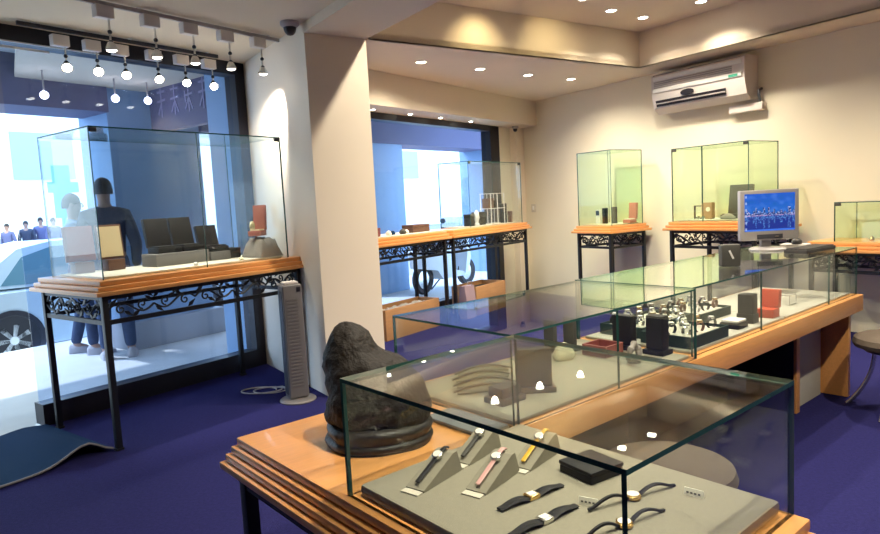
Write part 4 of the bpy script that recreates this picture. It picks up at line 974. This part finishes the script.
def person(fr, x, y, z, rz, H, label, top, legs, hands=True, group=None, step=.0, hairc='hair'):
    o = root('person', fr, x, y, z, label, 'person', group, rz); k = H/1.75
    J = []; E_ = []
    def j(x_, y_, z_, r, r2=None): J.append((x_*k, y_*k, z_*k, r*k, (r2 or r)*k)); return len(J)-1
    def chain(*ids):
        for a, b_ in zip(ids[:-1], ids[1:]): E_.append((a, b_))
    # faces -y ; shoulders along x
    pel = j(0, 0, .93, .155, .11); wa = j(0, 0, 1.08, .145, .105); ch = j(0, 0, 1.26, .165, .115); shl = j(0, .01, 1.40, .10, .085); ne = j(0, .01, 1.49, .052); hb = j(0, 0, 1.56, .06, .07)
    h1 = j(0, -.01, 1.63, .072, .088); h2 = j(0, 0, 1.70, .055, .065)
    chain(pel, wa, ch, shl, ne, hb, h1, h2); body_ids = {}
    for s in (-1, 1):
        sh = j(s*.17, .01, 1.39, .060); el = j(s*.245, .03, 1.12, .045); wr = j(s*.235, -.06, .88, .030); pm = j(s*.232, -.08, .80, .034, .020)
        chain(shl, sh, el, wr, pm)
        hp = j(s*.09, 0, .86, .092); kn = j(s*.10, -.02+s*step*.5, .48, .060); an = j(s*.11, .03+s*step, .09, .042); ft = j(s*.125, -.10+s*step, .035, .040, .030)
        chain(pel, hp, kn, an, ft); body_ids[s] = (sh, el, wr, pm, hp, kn, an, ft)
    me = skinned('body', J, E_, 'skin', o)
    # nose, ears, mouth, eyes and fingers joined to the same mesh
    m = MB()
    for v in me.vertices: m.v.append(tuple(v.co))
    for p in me.polygons: m.f.append(tuple(p.vertices)); m.m.append(0)
    m.rings([[(sx*w*k, -y_*k, z_*k) for sx in (-1, 1)]+[(0, -(y_+d)*k, z_*k)] for z_, w, y_, d in ((1.645, .006, .090, .004), (1.615, .013, .088, .022), (1.602, .010, .086, .010))])
    for s in (-1, 1): m.sph((s*.078*k, .005*k, 1.625*k), (.010*k, .022*k, .034*k), u=10, w=8)
    m.sph((0, -.086*k, 1.578*k), (.024*k, .007*k, .006*k), u=10, w=6)
    for s in (-1, 1): m.sph((s*.030*k, -.086*k, 1.642*k), (.012*k, .006*k, .007*k), 1, u=10, w=6)
    if hands:
        for s in (-1, 1):
            px, py, pz = s*.232*k, -.085*k, .79*k
            for q_, (dy, ln) in enumerate(((-.026, .070), (-.009, .082), (.009, .076), (.026, .060))):
                m.tube([(px, py+dy*k, pz+.015*k), (px-s*.004*k, py+dy*1.1*k, pz-ln*.45*k), (px-s*.018*k, py+dy*1.1*k, pz-ln*.8*k), (px-s*.034*k, py+dy*1.05*k, pz-ln*k)], [.0095*k, .009*k, .008*k, .006*k], 8)
            m.tube([(px-s*.008*k, py-.026*k, pz+.03*k), (px-s*.02*k, py-.046*k, pz+.0*k), (px-s*.03*k, py-.05*k, pz-.028*k)], [.011*k, .010*k, .007*k], 8)
    m.build('body', ['skin', 'hair'], o, 70)
    def part(name, ids_edges, grow, mt):
        ids = sorted({a for e_ in ids_edges for a in e_}); mp = {a: i for i, a in enumerate(ids)}
        jj = [(J[a][0], J[a][1], J[a][2], J[a][3]+grow*k, J[a][4]+grow*k) for a in ids]
        mm = skinned(name, jj, [(mp[a], mp[b_]) for a, b_ in ids_edges], mt, o, rootv=0)
        ob = bpy.data.objects.new(name, mm); COL.objects.link(ob); ob.parent = o; return ob
    L_, R_ = body_ids[-1], body_ids[1]
    part('jacket', [(pel, wa), (wa, ch), (ch, shl), (shl, ne), (shl, L_[0]), (L_[0], L_[1]), (L_[1], L_[2]), (shl, R_[0]), (R_[0], R_[1]), (R_[1], R_[2])], .016, top)
    part('trousers', [(wa, pel), (pel, L_[4]), (L_[4], L_[5]), (L_[5], L_[6]), (pel, R_[4]), (R_[4], R_[5]), (R_[5], R_[6])], .014, legs)
    m = MB(); n = 20; R = []
    for i in range(9):
        t = i/8; ph = PI*.58*(1-t); rr = math.sin(ph) if ph < PI/2 else math.sin(ph)*1.0
        R.append([((.081*rr*math.cos(a))*k, (.010+.100*rr*math.sin(a)*(1 if math.sin(a) > 0 else .86))*k, (1.665+.095*math.cos(ph)*1.0-(.045*(1-t)**2 if math.sin(a) > .1 else 0))*k) for a in [2*PI*q_/n for q_ in range(n)]])
    m.rings(R); m.build('hair', hairc, o, 70)
    for s in (-1, 1):
        a = body_ids[s]; ax, ay = J[a[6]][0], J[a[6]][1]; fx, fy = J[a[7]][0], J[a[7]][1]
        m = MB(); m.rings([[(ax+(fx-ax)*1.0*((yy+.06)/.26)+wx*.046*k*wd, (ay-yy*k*1.0), zz*k) for wx, zz in ((-1, 0), (1, 0), (1.0, h_*.6), (.5, h_), (-.5, h_), (-1.0, h_*.6))] for yy, wd, h_ in ((-.07, .6, .07), (-.05, .85, .10), (.04, 1, .09), (.13, 1.1, .06), (.19, .85, .045), (.215, .4, .03))])
        m.build('shoe', 'shoe', o, 60)
    return o
person('F', 3.30, 6.74, -.005, rad(155), 1.86, 'person in a dark jacket and blue jeans standing outside the window, back to the column', 'jacket', 'jeans')
person('F', 3.24, 7.30, -.005, rad(60), 1.73, 'shorter person in a blue-grey top walking outside, left of the one in dark jacket', 'shirtb', 'jeans', step=.10)
for i, (xx, yy, hh_, l) in enumerate(((-15.2, 23.0, 1.74, 'person in muted blue far across the street, leftmost at the doorway edge'), (-14.9, 23.6, 1.80, 'person in dark blue far across the street, second from the doorway edge'), (-14.6, 24.0, 1.90, 'taller person in muted blue far across the street, third from the doorway edge'), (-13.9, 23.6, 1.86, 'person in muted blue far across the street, nearest the teal sign'))):
    person('W', xx, yy, -.25, rad(20*i), hh_, l, 'purple' if i != 1 else 'jacket', 'purple', False, None, .05)

# ------------------------------------------------------------------ light
w = bpy.data.worlds.new('world'); S.world = w; w.use_nodes = True
bg = w.node_tree.nodes['Background']; bg.inputs[0].default_value = (.60, .80, 1.0, 1); bg.inputs[1].default_value = 2.6
sun = bpy.data.lights.new('sun', 'SUN'); sun.energy = 2.0; sun.angle = rad(2); sun.color = (1, .97, .92)
so = bpy.data.objects.new('sun', sun); COL.objects.link(so)
d = -(W('F', -.25, .55)+Vector((0, 0, 1))).normalized(); so.rotation_euler = d.to_track_quat('-Z', 'Y').to_euler()

S.view_settings.view_transform = 'Standard'; S.view_settings.look = 'None'; S.view_settings.exposure = 1.12; S.view_settings.gamma = 1.0; S.view_settings.use_curve_mapping = False
cy = S.cycles
cy.use_denoising = True; cy.max_bounces = 10; cy.diffuse_bounces = 5; cy.glossy_bounces = 5; cy.transparent_max_bounces = 64
cy.caustics_reflective = False; cy.caustics_refractive = False; cy.sample_clamp_indirect = 6.0
bpy.context.view_layer.update()
